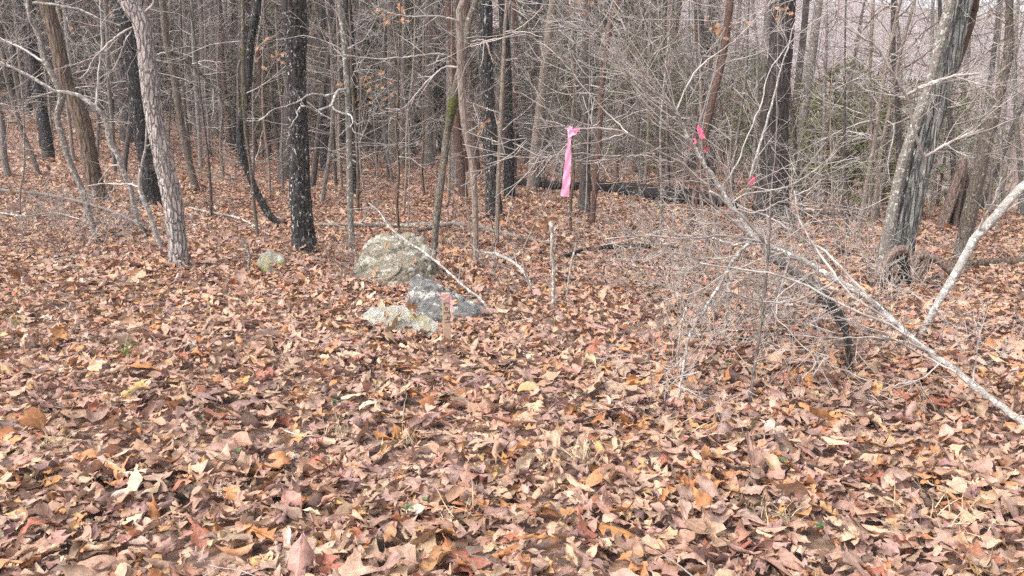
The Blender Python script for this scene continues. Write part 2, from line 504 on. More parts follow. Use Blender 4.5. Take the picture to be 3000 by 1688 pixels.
def grow(tb, start, d, L, r0, depth, wig=0.16, up=0.1, kids=(3, 6), ang=(0.55, 1.05), k=3, rmin=0.0011, shrink=(0.35, 0.62), seg=6):
    n = max(3, int(seg * (0.6 + 0.4 * min(L, 2))))
    pts = walk(start, d, L, n, wig, up)
    rad = np.maximum(np.linspace(r0, r0 * 0.28, n + 1), rmin)
    tb.add(pts, rad, k if r0 > 0.006 else 3, cap=False)
    if depth > 0:
        for _ in range(rng.integers(kids[0], kids[1] + 1)):
            t = rng.uniform(0.18, 0.98)
            i = min(int(t * n), n - 1)
            p = pts[i] + (pts[i + 1] - pts[i]) * (t * n - i)
            grow(tb, p, sprout(unit(pts[i + 1] - pts[i]), rng.uniform(*ang)), L * rng.uniform(*shrink) * (1.15 - 0.4 * t), max(rad[i] * rng.uniform(0.45, 0.7), rmin),
                 depth - 1, wig, up, kids, ang, k, rmin, shrink, seg)

def twigs_on(tb, pts, rad, n, L, depth=1, t0=0.1, t1=1.0, up=0.2, bias=None, ratio=0.5, rmin=0.0012, ang=(0.5, 1.1), wig=0.15, kids=(2, 4)):
    m = len(pts) - 1
    for _ in range(n):
        t = rng.uniform(t0, t1); i = min(int(t * m), m - 1)
        p = pts[i] + (pts[i + 1] - pts[i]) * (t * m - i)
        d = sprout(unit(pts[i + 1] - pts[i]), rng.uniform(*ang))
        if bias is not None: d = unit(d + np.asarray(bias))
        grow(tb, p, d, rng.uniform(*L), max(rad[i] * ratio, rmin), depth, wig=wig, up=up, rmin=rmin, kids=kids)

def twig_parts(parent, origin, mat, pts, rad, n, L, depth=1, **kw):
    """each twig a part (or sub-part) of its own"""
    for _ in range(n):
        tb = Tubes()
        twigs_on(tb, pts, rad, 1, L, depth, **kw)
        obj('twig', tb.mesh('twig', M[mat], origin), parent)

def pxw(w, Y): return 0.5 * w * Y / F

# ------------------------------------------------------------------ the ground
def build_ground():
    def axis(lo, hi, step0, growth):
        pts = [0.0]
        s = step0
        while pts[-1] < hi: pts.append(pts[-1] + s); s *= growth
        neg = [0.0]; s = step0
        while neg[-1] > lo: neg.append(neg[-1] - s); s *= growth
        return np.array(sorted(set(neg + pts)))
    xs = axis(-300, 300, 0.12, 1.03)
    ys = axis(-25, 240, 0.12, 1.022)
    X, Y = np.meshgrid(xs, ys)
    Z = H(X, Y) - 0.035
    V = np.stack([X, Y, Z], -1).reshape(-1, 3)
    nx = len(xs)
    i = (np.arange(len(ys) - 1)[:, None] * nx + np.arange(nx - 1)[None])
    Q = np.stack([i, i + 1, i + nx + 1, i + nx], -1).reshape(-1, 4)
    o = obj('forest_floor', mesh_np('forest_floor', V, [Q], M['ground']))
    tag(o, kind='structure')
build_ground()

# ------------------------------------------------------------------ leaves
def half_width(kind, t, ph, r):
    """half width (share of the length) of n leaves at t (N) for one side; ph shifts the lobes"""
    pet = 0.15
    tt = np.clip((t - pet) / (1 - pet), 0, 1)[None]
    n = len(kind)
    sm = np.sin(np.pi * tt ** 0.85)
    lob2 = np.cos(2 * np.pi * 3.1 * tt + ph[:, None]); lob3 = np.cos(2 * np.pi * 2.4 * tt + ph[:, None])
    lob4 = np.cos(2 * np.pi * 1.55 * tt + ph[:, None])
    one = np.ones((n, 1))
    W = np.stack([one * 0.27 * np.sin(np.pi * tt ** 0.72) ** 1.15, one * 0.165 * np.sin(np.pi * tt ** 0.8) ** 1.1,
                  0.30 * np.sin(np.pi * tt ** 0.72) ** 0.6 * (0.62 + 0.38 * lob2), 0.43 * np.sin(np.pi * tt ** 0.66) ** 0.7 * (0.54 + 0.46 * lob3),
                  0.40 * np.sin(np.pi * tt ** 0.62) ** 0.9 * (0.66 + 0.34 * lob4)])
    w = W[kind, np.arange(n)]
    fw = np.where((kind == 2)[:, None], 0.05 * lob2, np.where((kind == 3)[:, None], 0.085 * lob3, np.where((kind == 4)[:, None], 0.08 * lob4, 0.0)))
    w = w * (1 + r.normal(0, 0.09, w.shape))
    w = np.where(t[None] < pet - 1e-6, 0.011, np.maximum(w, 0.004))
    return w, fw

PAL = np.array([(0.45, 0.295, 0.212), (0.36, 0.22, 0.16), (0.31, 0.2, 0.165), (0.42, 0.2, 0.09), (0.52, 0.375, 0.275), (0.31, 0.125, 0.08),
                (0.16, 0.1, 0.083), (0.45, 0.26, 0.13), (0.39, 0.262, 0.202), (0.26, 0.17, 0.152), (0.54, 0.46, 0.39)])
PW = np.array([0.24, 0.2, 0.17, 0.07, 0.04, 0.035, 0.05, 0.05, 0.14, 0.05, 0.006]); PW = PW / PW.sum()

def leaf_geom(n, r, N, K, size, kinds=None, top=False, flat=1.0):
    """n leaves in local space: V (n,N,K,3), luv (n,N,K,3), colour (n,3)"""
    kind = r.choice(5, n, p=[0.2, 0.2, 0.24, 0.22, 0.14]) if kinds is None else kinds
    t1 = np.linspace(0, 1, N)
    t = t1[None]
    ph = r.uniform(0, 6.283, n)
    wl, fl = half_width(kind, t1, ph, r)
    wr, fr = half_width(kind, t1, ph + r.normal(0, 0.7, n), r)
    s = np.linspace(-1, 1, K)
    L = size[:, None, None]
    left = (s < 0)[None, None]
    w3 = np.where(left, wl[:, :, None], wr[:, :, None])
    lat = w3 * s[None, None] * L
    yy = (t[:, :, None] - 0.5) * L + np.where(left, fl[:, :, None], fr[:, :, None]) * np.abs(s)[None, None] ** 2 * L
    w = (wl + wr) / 2
    zz = np.zeros_like(lat)
    # roll across the midrib
    ang = r.normal(0, 0.8, n) * flat
    global LAST_CURLED
    curled = r.random(n) < 0.42 * flat
    ang = np.where(curled, r.choice([-1, 1], n) * r.uniform(1.2, 3.0, n), ang)
    LAST_CURLED = np.abs(ang)
    half = w.max(1) * size
    k = (ang / np.maximum(half, 1e-4))[:, None, None]
    k = np.where(np.abs(k) < 1e-3, 1e-3, k)
    twist = 1 + 0.5 * np.sin(t * 3 + r.uniform(0, 6, (n, 1)))[:, :, None] * 0.5
    kk = k * twist
    x2 = np.sin(kk * lat) / kk
    z2 = (1 - np.cos(kk * lat)) / kk
    # ripple
    ph = r.uniform(0, 6.28, (n, 1, 1))
    z2 = z2 + L * 0.035 * flat * np.sin(t[:, :, None] * r.uniform(6, 14, (n, 1, 1)) + ph + s[None, None] * 1.5) * np.abs(s)[None, None] * r.uniform(0.2, 1.6, (n, 1, 1))
    z2 = z2 + L * 0.022 * flat * np.sin(t[:, :, None] * r.uniform(8, 20, (n, 1, 1)) + s[None, None] * r.uniform(-7, 7, (n, 1, 1)) + r.uniform(0, 6.28, (n, 1, 1))) * r.uniform(0.3, 1.8, (n, 1, 1))
    x2 = x2 + L * r.normal(0, 0.07, (n, 1, 1)) * np.sin(t[:, :, None] * 2.6)
    # bend along the length
    b = r.normal(0, 0.95, n) * flat
    b = np.where(np.abs(b) < 0.02, 0.02, b)
    Rb = (size / b)[:, None, None]
    y3 = (Rb - z2) * np.sin(yy / Rb)
    z3 = Rb - (Rb - z2) * np.cos(yy / Rb)
    V = np.stack([x2, y3, z3], -1)
    # tilt + yaw
    tilt = np.abs(r.normal(0, 0.34, n)) * (0.9 if top else 1.1)
    tilt = np.where(r.random(n) < 0.09, r.uniform(0.6, 1.3, n), tilt)
    a1 = r.uniform(0, 6.283, n); yaw = r.uniform(0, 6.283, n)
    def rotz(V, a):
        c, s_ = np.cos(a)[:, None, None], np.sin(a)[:, None, None]
        return np.stack([V[..., 0] * c - V[..., 1] * s_, V[..., 0] * s_ + V[..., 1] * c, V[..., 2]], -1)
    V = rotz(V, a1)
    c, s_ = np.cos(tilt)[:, None, None], np.sin(tilt)[:, None, None]
    V = np.stack([V[..., 0], V[..., 1] * c - V[..., 2] * s_, V[..., 1] * s_ + V[..., 2] * c], -1)
    V = rotz(V, yaw)
    luv = np.stack(np.broadcast_arrays(s[None, None] + 0 * lat, t[:, :, None] + 0 * lat, 0 * lat), -1)
    col = PAL[r.choice(len(PAL), n, p=PW)] * r.uniform(0.8, 1.17, (n, 1)) * (1 + r.normal(0, 0.04, (n, 3)))
    return V, luv, np.clip(col, 0.01, 0.8)

def grid_faces(n, N, K):
    i = np.arange(N - 1)[:, None] * K + np.arange(K - 1)[None]
    q = np.stack([i, i + 1, i + K + 1, i + K], -1).reshape(-1, 4)
    return (q[None] + (np.arange(n) * N * K)[:, None, None]).reshape(-1, 4)

def leaf_patch(r, y0, y1, dens, N, K, smean, layer, spread=0.68, xpad=0.9):
    area = spread * (y1 ** 2 - y0 ** 2) + 2 * xpad * (y1 - y0)
    n = int(area * dens)
    y = np.sqrt(r.uniform(y0 ** 2, y1 ** 2, n)); 
    x = r.uniform(-1, 1, n) * (spread * y + xpad)
    size = np.clip(r.lognormal(math.log(smean), 0.32, n), 0.045, 0.22)
    V, luv, col = leaf_geom(n, r, N, K, size)
    hz = H(x, y) + layer * r.random(n) ** 0.8
    V = V + np.stack([x, y, hz], -1)[:, None, None, :]
    low = V[..., 2].min((1, 2)) - H(x, y)
    V[..., 2] += np.maximum(0.0, -0.01 - low)[:, None, None]
    return V.reshape(-1, 3), luv.reshape(-1, 3), np.repeat(col, N * K, 0), grid_faces(n, N, K)

def build_litter():
    r = np.random.default_rng(3)
    Vs, Us, Cs, Fs, off = [], [], [], [], 0
    for args in ((1.2, 3.3, 560, 13, 5, 0.105, 0.055), (3.3, 5.2, 430, 13, 5, 0.108, 0.055), (5.2, 9.0, 400, 9, 3, 0.104, 0.055), (9.0, 16.0, 250, 6, 3, 0.106, 0.05), (16.0, 30.0, 110, 4, 3, 0.115, 0.05), (30.0, 60.0, 14, 3, 3, 0.14, 0.05)):
        V, U, Cc, Fa = leaf_patch(r, *args)
        Vs.append(V); Us.append(U); Cs.append(Cc); Fs.append(Fa + off); off += len(V)
    # drifts against trunks, rocks and logs
    for x, y, rad in PILES:
        n = int(min(150, 260 * rad + 30)) if y < 12 else 30
        a = r.uniform(0, 6.283, n); d = rad + np.abs(r.normal(0, 0.13, n))
        px, py = x + np.cos(a) * d, y + np.sin(a) * d
        size = np.clip(r.lognormal(math.log(0.1), 0.3, n), 0.05, 0.18)
        V, luv, cc = leaf_geom(n, r, 9, 3, size)
        hz = H(px, py) + r.random(n) * 0.14 * np.exp(-(d - rad) / 0.12) + 0.02
        V = V + np.stack([px, py, hz], -1)[:, None, None, :]
        Vs.append(V.reshape(-1, 3)); Us.append(luv.reshape(-1, 3)); Cs.append(np.repeat(cc, 27, 0)); Fs.append(grid_faces(n, 9, 3) + off); off += n * 27
    col = np.concatenate(Cs); col = np.concatenate([col, np.ones((len(col), 1))], 1)
    me = mesh_np('leaf_litter', np.concatenate(Vs), [np.concatenate(Fs)], M['leaf'], True, [('leafcol', 'FLOAT_COLOR', col), ('luv', 'FLOAT_VECTOR', np.concatenate(Us))])
    o = obj('leaf_litter', me)
    tag(o, 'thick layer of dry brown fallen leaves covering the forest floor', 'leaf litter', kind='stuff')
    print('litter faces', len(me.polygons))

LMF = [(60, 'the left brambles'), (250, 'the crooked saplings'), (520, 'the pale leaning tree'), (760, 'the small rock'), (900, 'the speckled oak'), (1150, 'the pale rock'), (1310, 'the lot stake'), (1480, 'the hooked branch'), (1630, 'the cream stick'), (1800, 'the curved black log'), (1960, 'the thin pale shrub'), (2200, 'the grey whip stem'),
       (2480, 'the black snag'), (2690, 'the pale bent pole'), (2900, 'the toppled trunk')]
def front(x, y):
    u = 1500 + F * x / (y * CP)
    return min(LMF, key=lambda q: abs(q[0] - u))[1]
LEAF_KINDS = {0: ('oval', 'beech_leaf'), 1: ('narrow lance-shaped', 'hickory_leaflet'), 2: ('narrow lobed', 'oak_leaf'), 3: ('broad lobed', 'red_oak_leaf'), 4: ('three-lobed', 'tulip_leaf')}
def build_top_leaves():
    r = np.random.default_rng(21)
    n = 290
    # the leaves that lie uppermost in the strip of litter nearest to the viewpoint
    pts = []
    tries = 0
    while len(pts) < n and tries < 60000:
        tries += 1
        y = math.sqrt(r.uniform(2.0 ** 2, 4.7 ** 2)); x = r.uniform(-1, 1) * (0.66 * y + 0.1)
        if all((x - a) ** 2 + (y - b) ** 2 > 0.105 ** 2 for a, b in pts): pts.append((x, y))
    n = len(pts)
    pts = np.array(pts)
    kinds = r.choice(5, n, p=[0.18, 0.16, 0.26, 0.26, 0.14])
    size = np.clip(r.lognormal(math.log(0.128), 0.24, n), 0.085, 0.21)
    V, luv, col = leaf_geom(n, r, 21, 7, size, kinds, True)
    q = grid_faces(1, 21, 7)
    rolled = LAST_CURLED
    tone = col @ np.array([0.3, 0.6, 0.1])
    for i in range(n):
        x, y = pts[i]
        v = V[i].reshape(-1, 3)
        c4 = np.concatenate([np.repeat(col[i][None], len(v), 0), np.ones((len(v), 1))], 1)
        red = col[i][0] / max(col[i][1], 1e-3)
        shade = 'pale buff' if tone[i] > 0.36 else 'dark brown' if tone[i] < 0.13 else 'rusty orange' if red > 1.85 else 'mid brown' if tone[i] < 0.22 else 'tan'
        form, nm = LEAF_KINDS[int(kinds[i])]
        me = mesh_np(nm, v, [q], M['leaf'], True, [('leafcol', 'FLOAT_COLOR', c4), ('luv', 'FLOAT_VECTOR', luv[i].reshape(-1, 3))])
        o = obj(nm, me)
        low = v[:, 2].min()
        o.location = (x, y, float(H(x, y)) + 0.052 - max(low, -0.05) * 0.55)
        state = 'rolled' if rolled[i] > 1.2 else 'cupped' if rolled[i] > 0.5 else 'flat'
        big = 'large ' if size[i] > 0.15 else 'small ' if size[i] < 0.112 else ''
        tag(o, f'{big}{state} {shade} {form} leaf on the litter before {front(x, y)}', 'leaf', f'{shade} {form} leaves on top of the litter')
build_top_leaves()

# ------------------------------------------------------------------ trees placed one by one
PILES = []            # (x, y, radius) where leaves drift up
SITES = []            # (x, y) of everything planted, so that the scattered woods keep clear
def tree(name, label, cat, bk, path, h=10.0, dy=0.0, limbs=9, twig='twig', sides=14, branches=(), rough=0.05, flare=0.35, group=None, lean=0.0, low=0, ybase=None, top_r=0.25, vis=(), limbL=(1.2, 2.8)):
    """path: (u, v, width) photo pixels from the foot up; branches: (path, width, twigs, twig length)"""
    b = G(path[0][0], path[0][1]) if ybase is None else P(path[0][0], path[0][1], ybase)
    Y0 = b[1]
    root = empty(name, b, label, cat, group)
    SITES.append((b[0], b[1]))
    if b[1] < 15: PILES.append((b[0], b[1], pxw(path[0][2], b[1])))
    m = len(path)
    ctrl = []
    for i, (u, v, w) in enumerate(path):
        Y = Y0 + dy * i / max(m - 1, 1)
        p = P(u, v, Y) if i else b
        ctrl.append([*p, pxw(w, Y)])
    ctrl = np.array(ctrl)
    d = unit(ctrl[1, :3] - ctrl[0, :3])
    foot = ctrl[0].copy(); foot[:3] -= d * 0.12
    allc = [foot] + list(ctrl)
    last = ctrl[-1]; dd = unit(ctrl[-1, :3] - ctrl[-2, :3])
    zt = b[2] + h
    while allc[-1][2] < zt - 0.4:
        dd = unit(dd * 0.85 + np.array([lean * 0.2, 0, 0.28]) + rng.normal(0, 0.035, 3))
        p = allc[-1].copy()
        p[:3] += dd * min(1.1, h / 6)
        f = min(1, max(0, (p[2] - last[2]) / max(zt - last[2], 0.1)))
        p[3] = last[3] * (1 - (1 - top_r) * f)
        allc.append(p)
    zlen = sum(np.linalg.norm(allc[i + 1][:3] - allc[i][:3]) for i in range(len(allc) - 1))
    big = sides >= 16
    cv = resample(allc, max(14, int(zlen * (22 if big else 9))))
    tb = Tubes()
    tb.add(cv[:, :3], cv[:, 3], 56 if big else sides, rough * (0.6 if big else 1), flare, ridge=0.13 if big else 0.0)
    obj('trunk', tb.mesh('trunk', M[bk], b), root)
    # crown above
    if limbs:
        cb = Tubes()
        zz = cv[:, 2]
        lo = np.searchsorted(zz, max(last[2] + 0.2, b[2] + h * 0.3)) if len(path) > 1 else len(cv) // 3
        lo = min(lo, len(cv) - 4)
        for q in range(limbs):
            i = rng.integers(lo, len(cv) - 1)
            az = rng.uniform(0, 6.283)
            el = rng.uniform(0.1, 0.8)
            dv = np.array([math.cos(az) * math.cos(el), math.sin(az) * math.cos(el), math.sin(el)])
            grow(cb, cv[i, :3], dv, rng.uniform(*limbL) * (1.2 - 0.6 * i / len(cv)), max(cv[i, 3] * 0.42, 0.004), 2, wig=0.14, up=0.35, kids=(2, 4), k=5, rmin=0.002)
        obj('crown', cb.mesh('crown', M[twig], b), root)
    if low:
        for q in range(low):
            lb = Tubes()
            t = rng.uniform(0.3, 1.0)
            i = int(np.searchsorted(cv[:, 2], b[2] + t * (last[2] - b[2]))); i = min(max(i, 2), len(cv) - 2)
            az = rng.uniform(0, 6.283)
            dv = np.array([math.cos(az), math.sin(az), rng.uniform(0.0, 0.6)])
            grow(lb, cv[i, :3], dv, rng.uniform(0.4, 1.3), max(0.0025, min(cv[i, 3] * 0.3, 0.008)), 2, wig=0.2, up=0.15, kids=(2, 4), k=3, rmin=0.0016)
            obj('branch', lb.mesh('branch', M[twig], b), root)
    for br in branches:
        bp, w, ntw, tl = br[:4]
        bmat = br[4] if len(br) > 4 else twig
        ddy = br[5] if len(br) > 5 else rng.uniform(-0.25, 0.35)
        c2 = []
        # start depth: the trunk's depth nearest to that height
        i0 = int(np.argmin(np.abs(cv[:, 2] - P(bp[0][0], bp[0][1], Y0)[2])))
        Ys = cv[i0, 1]
        for i, (u, v) in enumerate(bp):
            Y = Ys + ddy * i / max(len(bp) - 1, 1)
            f = i / max(len(bp) - 1, 1)
            c2.append([*P(u, v, Y), pxw(w * (1 - 0.6 * f), Y)])
        bc = resample(c2, max(8, len(c2) * 5), 0.003)
        t2 = Tubes()
        t2.add(bc[:, :3], np.maximum(bc[:, 3], 0.0015), 6)
        bo = obj('branch', t2.mesh('branch', M[bmat], b), root)
        twig_parts(bo, b, bmat if bmat != 'mossy' else 'twig', bc[:, :3], bc[:, 3], ntw, tl, 1, t0=0.15)
    return root, cv

# left side
tree('leaning_tree', 'pale flaky-barked leaning tree with knots beside a dark trunk', 'tree', 'pale',
     [(527, 790, 56), (519, 700, 50), (508, 607, 53), (490, 515, 54), (469, 420, 52), (452, 340, 50), (442, 276, 49), (430, 170, 46), (422, 100, 46), (409, 55, 48), (375, 0, 50)],
     h=8, sides=20, rough=0.07, branches=[
         ([(398, 78), (365, 92), (330, 118), (295, 150), (270, 180), (252, 215), (232, 232)], 7, 6, (0.15, 0.5), 'twig', -0.3),
         ([(390, 85), (370, 115), (350, 165), (330, 208)], 5, 5, (0.15, 0.4), 'twig', -0.25),
         ([(425, 36), (445, 15), (452, -10)], 7, 3, (0.2, 0.4))])
tree('oak_tree', 'thick black-barked oak with lichen flecks behind the pale leaning tree', 'tree', 'black',
     [(450, 605, 76), (442, 500, 60), (425, 400, 56), (408, 290, 56), (392, 180, 54), (376, 83, 54), (362, 0, 56)], h=13, sides=20, low=5)
tree('oak_tree', 'straight brown-black trunk standing behind the black lichen-flecked oak', 'tree', 'gpine',
     [(378, 420, 44), (372, 300, 44), (355, 200, 46), (335, 90, 48), (318, 0, 50)], h=14, sides=16, low=4)
tree('leaning_tree', 'orange-brown ridged trunk leaning over by the grey crooked sapling', 'tree', 'brown',
     [(289, 590, 56), (274, 520, 44), (260, 442, 42), (240, 350, 44), (213, 285, 42), (193, 249, 41), (170, 138, 38), (150, 60, 36), (133, 0, 36)], h=9, sides=18, rough=0.06, low=4)
tree('crooked_sapling', 'whitish crooked sapling arching far over beside the ridged trunk', 'sapling', 'birch',
     [(425, 690, 16), (409, 657, 15), (392, 600, 16), (387, 563, 15), (372, 525, 15), (359, 497, 15), (348, 458, 17), (320, 414, 15), (315, 365, 14), (304, 340, 13), (287, 320, 13), (243, 287, 12), (210, 273, 12),
      (160, 268, 10), (121, 243, 9), (55, 207, 8), (0, 182, 7)],
     h=1.6, dy=-0.8, limbs=0, sides=10, flare=0.1, branches=[
         ([(282, 314), (285, 260), (290, 200), (298, 138), (296, 70), (292, -5)], 8, 5, (0.2, 0.6)),
         ([(160, 268), (130, 278), (80, 286)], 6, 2, (0.1, 0.3)),
         ([(15, 188), (5, 172), (-5, 155)], 6, 1, (0.1, 0.2)),
         ([(350, 485), (325, 488), (300, 520), (285, 545)], 6, 4, (0.1, 0.35))])
tree('crooked_sapling', 'thin white twin-kinked sapling at the foot of the pale leaning tree', 'sapling', 'birch',
     [(482, 742, 15), (455, 680, 15), (442, 635, 14), (425, 595, 14), (410, 552, 12), (412, 500, 9), (425, 445, 7), (428, 420, 6)], h=2.0, dy=-0.2, limbs=0, sides=9, flare=0.1, branches=[
         ([(409, 548), (380, 540), (345, 540), (300, 538), (255, 545)], 6, 5, (0.1, 0.4)),
         ([(412, 488), (400, 486), (387, 480)], 5, 0, (0.1, 0.2)),
         ([(426, 430), (440, 424), (450, 416)], 4, 0, (0.1, 0.2))])
tree('crooked_sapling', 'grey crooked sapling with a dogleg and long white limbs', 'sapling', 'lichen',
     [(282, 700, 16), (262, 630, 17), (243, 563, 18), (229, 530, 17), (215, 497, 17), (196, 450, 17), (182, 398, 17), (167, 350, 17), (172, 322, 18), (182, 290, 19), (168, 250, 17), (149, 210, 16), (133, 182, 15), (116, 110, 15), (88, 44, 14), (77, 0, 13)],
     h=4.2, limbs=6, sides=10, branches=[
         ([(136, 184), (112, 172), (70, 145), (35, 128), (0, 113), (-30, 100)], 8, 3, (0.15, 0.4)),
         ([(38, 128), (25, 100), (0, 62)], 5, 1, (0.1, 0.2)),
         ([(136, 190), (130, 210), (105, 228)], 5, 1, (0.1, 0.2)),
         ([(118, 120), (88, 60), (80, 0)], 7, 3, (0.2, 0.4)),
         ([(95, 10), (160, 15), (230, 28), (300, 58), (355, 76)], 9, 6, (0.2, 0.5), 'birch')])
tree('mossy_tree', 'slender moss-tinged trunk with a drooping mossy limb right of the pale tree', 'tree', 'mossy',
     [(575, 562, 24), (560, 500, 20), (547, 442, 20), (530, 359, 19), (514, 249, 20), (500, 180, 18), (486, 110, 18), (475, 0, 18)], h=10, sides=14, branches=[
         ([(505, 155), (530, 165), (558, 188), (585, 212), (607, 237), (635, 270), (663, 315)], 12, 6, (0.3, 0.9), 'mossy', 0.4),
         ([(500, 160), (475, 155), (450, 168)], 7, 2, (0.2, 0.5))])
# the hanging vine and the main oak
tree('hanging_vine', 'thick dark vine looping up from the foot of the white-flecked oak', 'vine', 'black',
     [(846, 668, 20), (830, 656, 20), (799, 641, 20), (775, 610, 21), (761, 580, 21), (742, 540, 20), (728, 508, 21), (706, 442, 21), (703, 387, 20), (708, 345, 21), (722, 290, 22), (728, 249, 21), (733, 138, 20), (742, 85, 22), (755, 0, 21)],
     h=6, dy=0.1, limbs=0, sides=10, flare=0.0, rough=0.08, branches=[([(703, 387), (700, 300), (698, 200), (712, 160), (705, 125), (690, 120)], 9, 0, (0.1, 0.2), 'mossy', 0.05)])
tree('mossy_sapling', 'thin mossy sapling rising behind the looping dark vine', 'sapling', 'mossy',
     [(758, 716, 10), (745, 600, 10), (735, 500, 9), (722, 400, 10), (718, 300, 11), (714, 200, 11), (712, 100, 10), (712, 0, 9)], h=6, limbs=5, sides=8, low=4)
tree('oak_tree', 'big straight black oak trunk speckled with white lichen beside the vine', 'tree', 'dark',
     [(894, 742, 74), (888, 680, 62), (882, 600, 60), (879, 552, 58), (874, 387, 54), (870, 280, 53), (868, 221, 54), (866, 110, 60), (860, 0, 67)], h=15, sides=24, flare=0.5, rough=0.045)
tree('lichen_sapling', 'straight lichen-coated sapling with crooked white branches behind the boulder', 'sapling', 'lichen',
     [(1033, 742, 17), (1028, 660, 18), (1026, 607, 19), (1024, 520, 17), (1023, 442, 17), (1020, 350, 16), (1018, 276, 15), (1012, 190, 16), (1009, 138, 16), (993, 0, 14)], h=7, limbs=8, low=4, sides=10, branches=[
         ([(1016, 262), (1000, 263), (987, 271), (976, 295), (971, 309), (950, 318), (926, 326), (912, 318), (899, 312), (882, 313), (871, 326), (868, 345), (846, 376)], 9, 3, (0.08, 0.25), 'birch', -0.9),
         ([(985, 272), (960, 280), (910, 276), (880, 295), (844, 309), (800, 322), (760, 352), (720, 354)], 7, 5, (0.1, 0.35), 'birch', -0.9),
         ([(971, 312), (985, 325), (1005, 333), (1025, 338), (1034, 355), (1028, 370), (1012, 380), (995, 400)], 7, 3, (0.08, 0.2), 'birch', -0.5),
         ([(1030, 375), (1040, 388), (1062, 396)], 4, 1, (0.05, 0.15), 'birch', -0.2)])
tree('grey_tree', 'smooth grey trunk in the woods between the speckled oaks', 'tree', 'tan',
     [(1156, 476, 34), (1152, 400, 29), (1147, 276, 28), (1144, 180, 27), (1142, 83, 26), (1140, 0, 26)], h=14, low=8)
tree('dark_sapling', 'thin dark stem standing against the smooth grey trunk', 'sapling', 'gpine',
     [(1140, 525, 12), (1133, 440, 11), (1131, 330, 11), (1129, 200, 10), (1128, 60, 9), (1126, 0, 8)], h=8, low=6, limbs=5, sides=8)
tree('pale_sapling', 'wavy pale sapling crossing in front of the mossy forked one', 'sapling', 'tan',
     [(1393, 795, 18), (1394, 720, 17), (1393, 663, 17), (1392, 600, 19), (1388, 552, 20), (1386, 490, 19), (1378, 450, 18), (1368, 414, 18), (1358, 340, 20), (1355, 304, 21), (1350, 221, 21), (1348, 110, 20), (1346, 28, 18), (1358, -8, 16)], h=7, limbs=7, sides=12, branches=[
         ([(1350, 195), (1325, 172), (1290, 158), (1250, 160), (1190, 168), (1120, 172), (1060, 170), (1010, 160)], 7, 7, (0.2, 0.6), 'twig', -0.7),
         ([(1348, 68), (1320, 55), (1280, 48), (1200, 48), (1140, 38), (1090, 12)], 7, 6, (0.2, 0.6), 'twig', -0.5),
         ([(1352, 200), (1310, 195), (1285, 210), (1250, 240), (1220, 275), (1200, 300), (1175, 320), (1130, 318)], 7, 6, (0.15, 0.4), 'twig', 0.5)])
tree('mossy_sapling', 'bent sapling with a thick moss sleeve, leaning into the wavy pale one', 'sapling', 'mossy',
     [(1269, 768, 18), (1276, 670, 20), (1285, 580, 24), (1291, 540, 22), (1297, 497, 21), (1305, 430, 19), (1310, 387, 20), (1322, 320, 23), (1332, 276, 26), (1352, 193, 22), (1366, 120, 20), (1374, 60, 19), (1392, 10, 16)], h=7, dy=0.6, limbs=6, sides=12, branches=[
         ([(1384, 122), (1405, 118), (1425, 122), (1435, 155), (1445, 185)], 8, 2, (0.1, 0.3), 'tan', -0.4)])
def moss_sleeve(root, path, Y):
    cv = resample([[*P(u, v, Y), pxw(w, Y)] for u, v, w in path], 14, 0.003)
    t = Tubes(); t.add(cv[:, :3], cv[:, 3], 10, 0.18)
    tag(obj('moss', t.mesh('moss', M['moss'], np.array(root.location)), root), 'green moss sleeve')
ms_root = [o for o in C.objects if o.name.startswith('mossy_sapling')]
moss_sleeve(ms_root[-1], [(1300, 470, 21), (1306, 420, 21), (1310, 387, 22), (1322, 325, 24.5), (1333, 272, 26.5), (1342, 235, 24)], ms_root[-1].location.y + 0.3)
moss_sleeve(ms_root[0], [(722, 400, 10.5), (717, 345, 12), (714, 280, 13), (713, 220, 13), (712, 140, 11)], ms_root[0].location.y)
tree('oak_tree', 'slimmer black oak trunk with fine white specks right of the mossy saplings', 'tree', 'dark',
     [(1448, 640, 52), (1445, 570, 43), (1443, 497, 42), (1438, 400, 37), (1432, 331, 36), (1428, 250, 36), (1424, 166, 38), (1421, 0, 38)], h=14, sides=18)
tree('thin_sapling', 'thin tan-barked sapling hugging the right side of the slimmer black oak', 'sapling', 'tan',
     [(1455, 728, 13), (1458, 600, 13), (1461, 497, 12), (1466, 387, 12), (1472, 250, 12), (1478, 100, 10), (1484, 0, 9)], h=6.5, limbs=6, sides=8, low=5)
tree('grey_tree', 'upright grey-brown trunk just past the thin tan sapling', 'tree', 'grey',
     [(1500, 500, 28), (1503, 400, 26), (1505, 250, 24), (1508, 100, 23), (1508, 0, 22)], h=13, low=8)
tree('grey_tree', 'pale grey-brown trunk leaning right beyond the fallen log end', 'tree', 'tan',
     [(1556, 560, 30), (1566, 450, 28), (1580, 330, 26), (1595, 200, 25), (1610, 80, 24), (1621, 0, 24)], h=13, low=8)
tree('grey_tree', 'greenish dark grey trunk behind the hanging pink ribbon', 'tree', 'gpine',
     [(1712, 628, 36), (1714, 550, 33), (1714, 470, 32), (1715, 387, 30), (1717, 193, 24), (1720, 0, 20)], h=12, low=8)
tree('cedar_tree', 'thin dark reddish trunk beside the greenish grey one', 'tree', 'red',
     [(1734, 662, 17), (1744, 540, 17), (1753, 442, 17), (1764, 249, 16), (1787, 83, 15), (1809, 0, 14)], h=9, low=10, sides=10)
tree('oak_tree', 'massive dark furrowed trunk rising behind the tangle of twigs', 'tree', 'furrow',
     [(2262, 655, 118), (2262, 560, 92), (2266, 450, 82), (2270, 330, 76), (2280, 220, 66), (2290, 110, 63), (2294, 0, 66)], h=17, sides=24, low=6, flare=0.3)
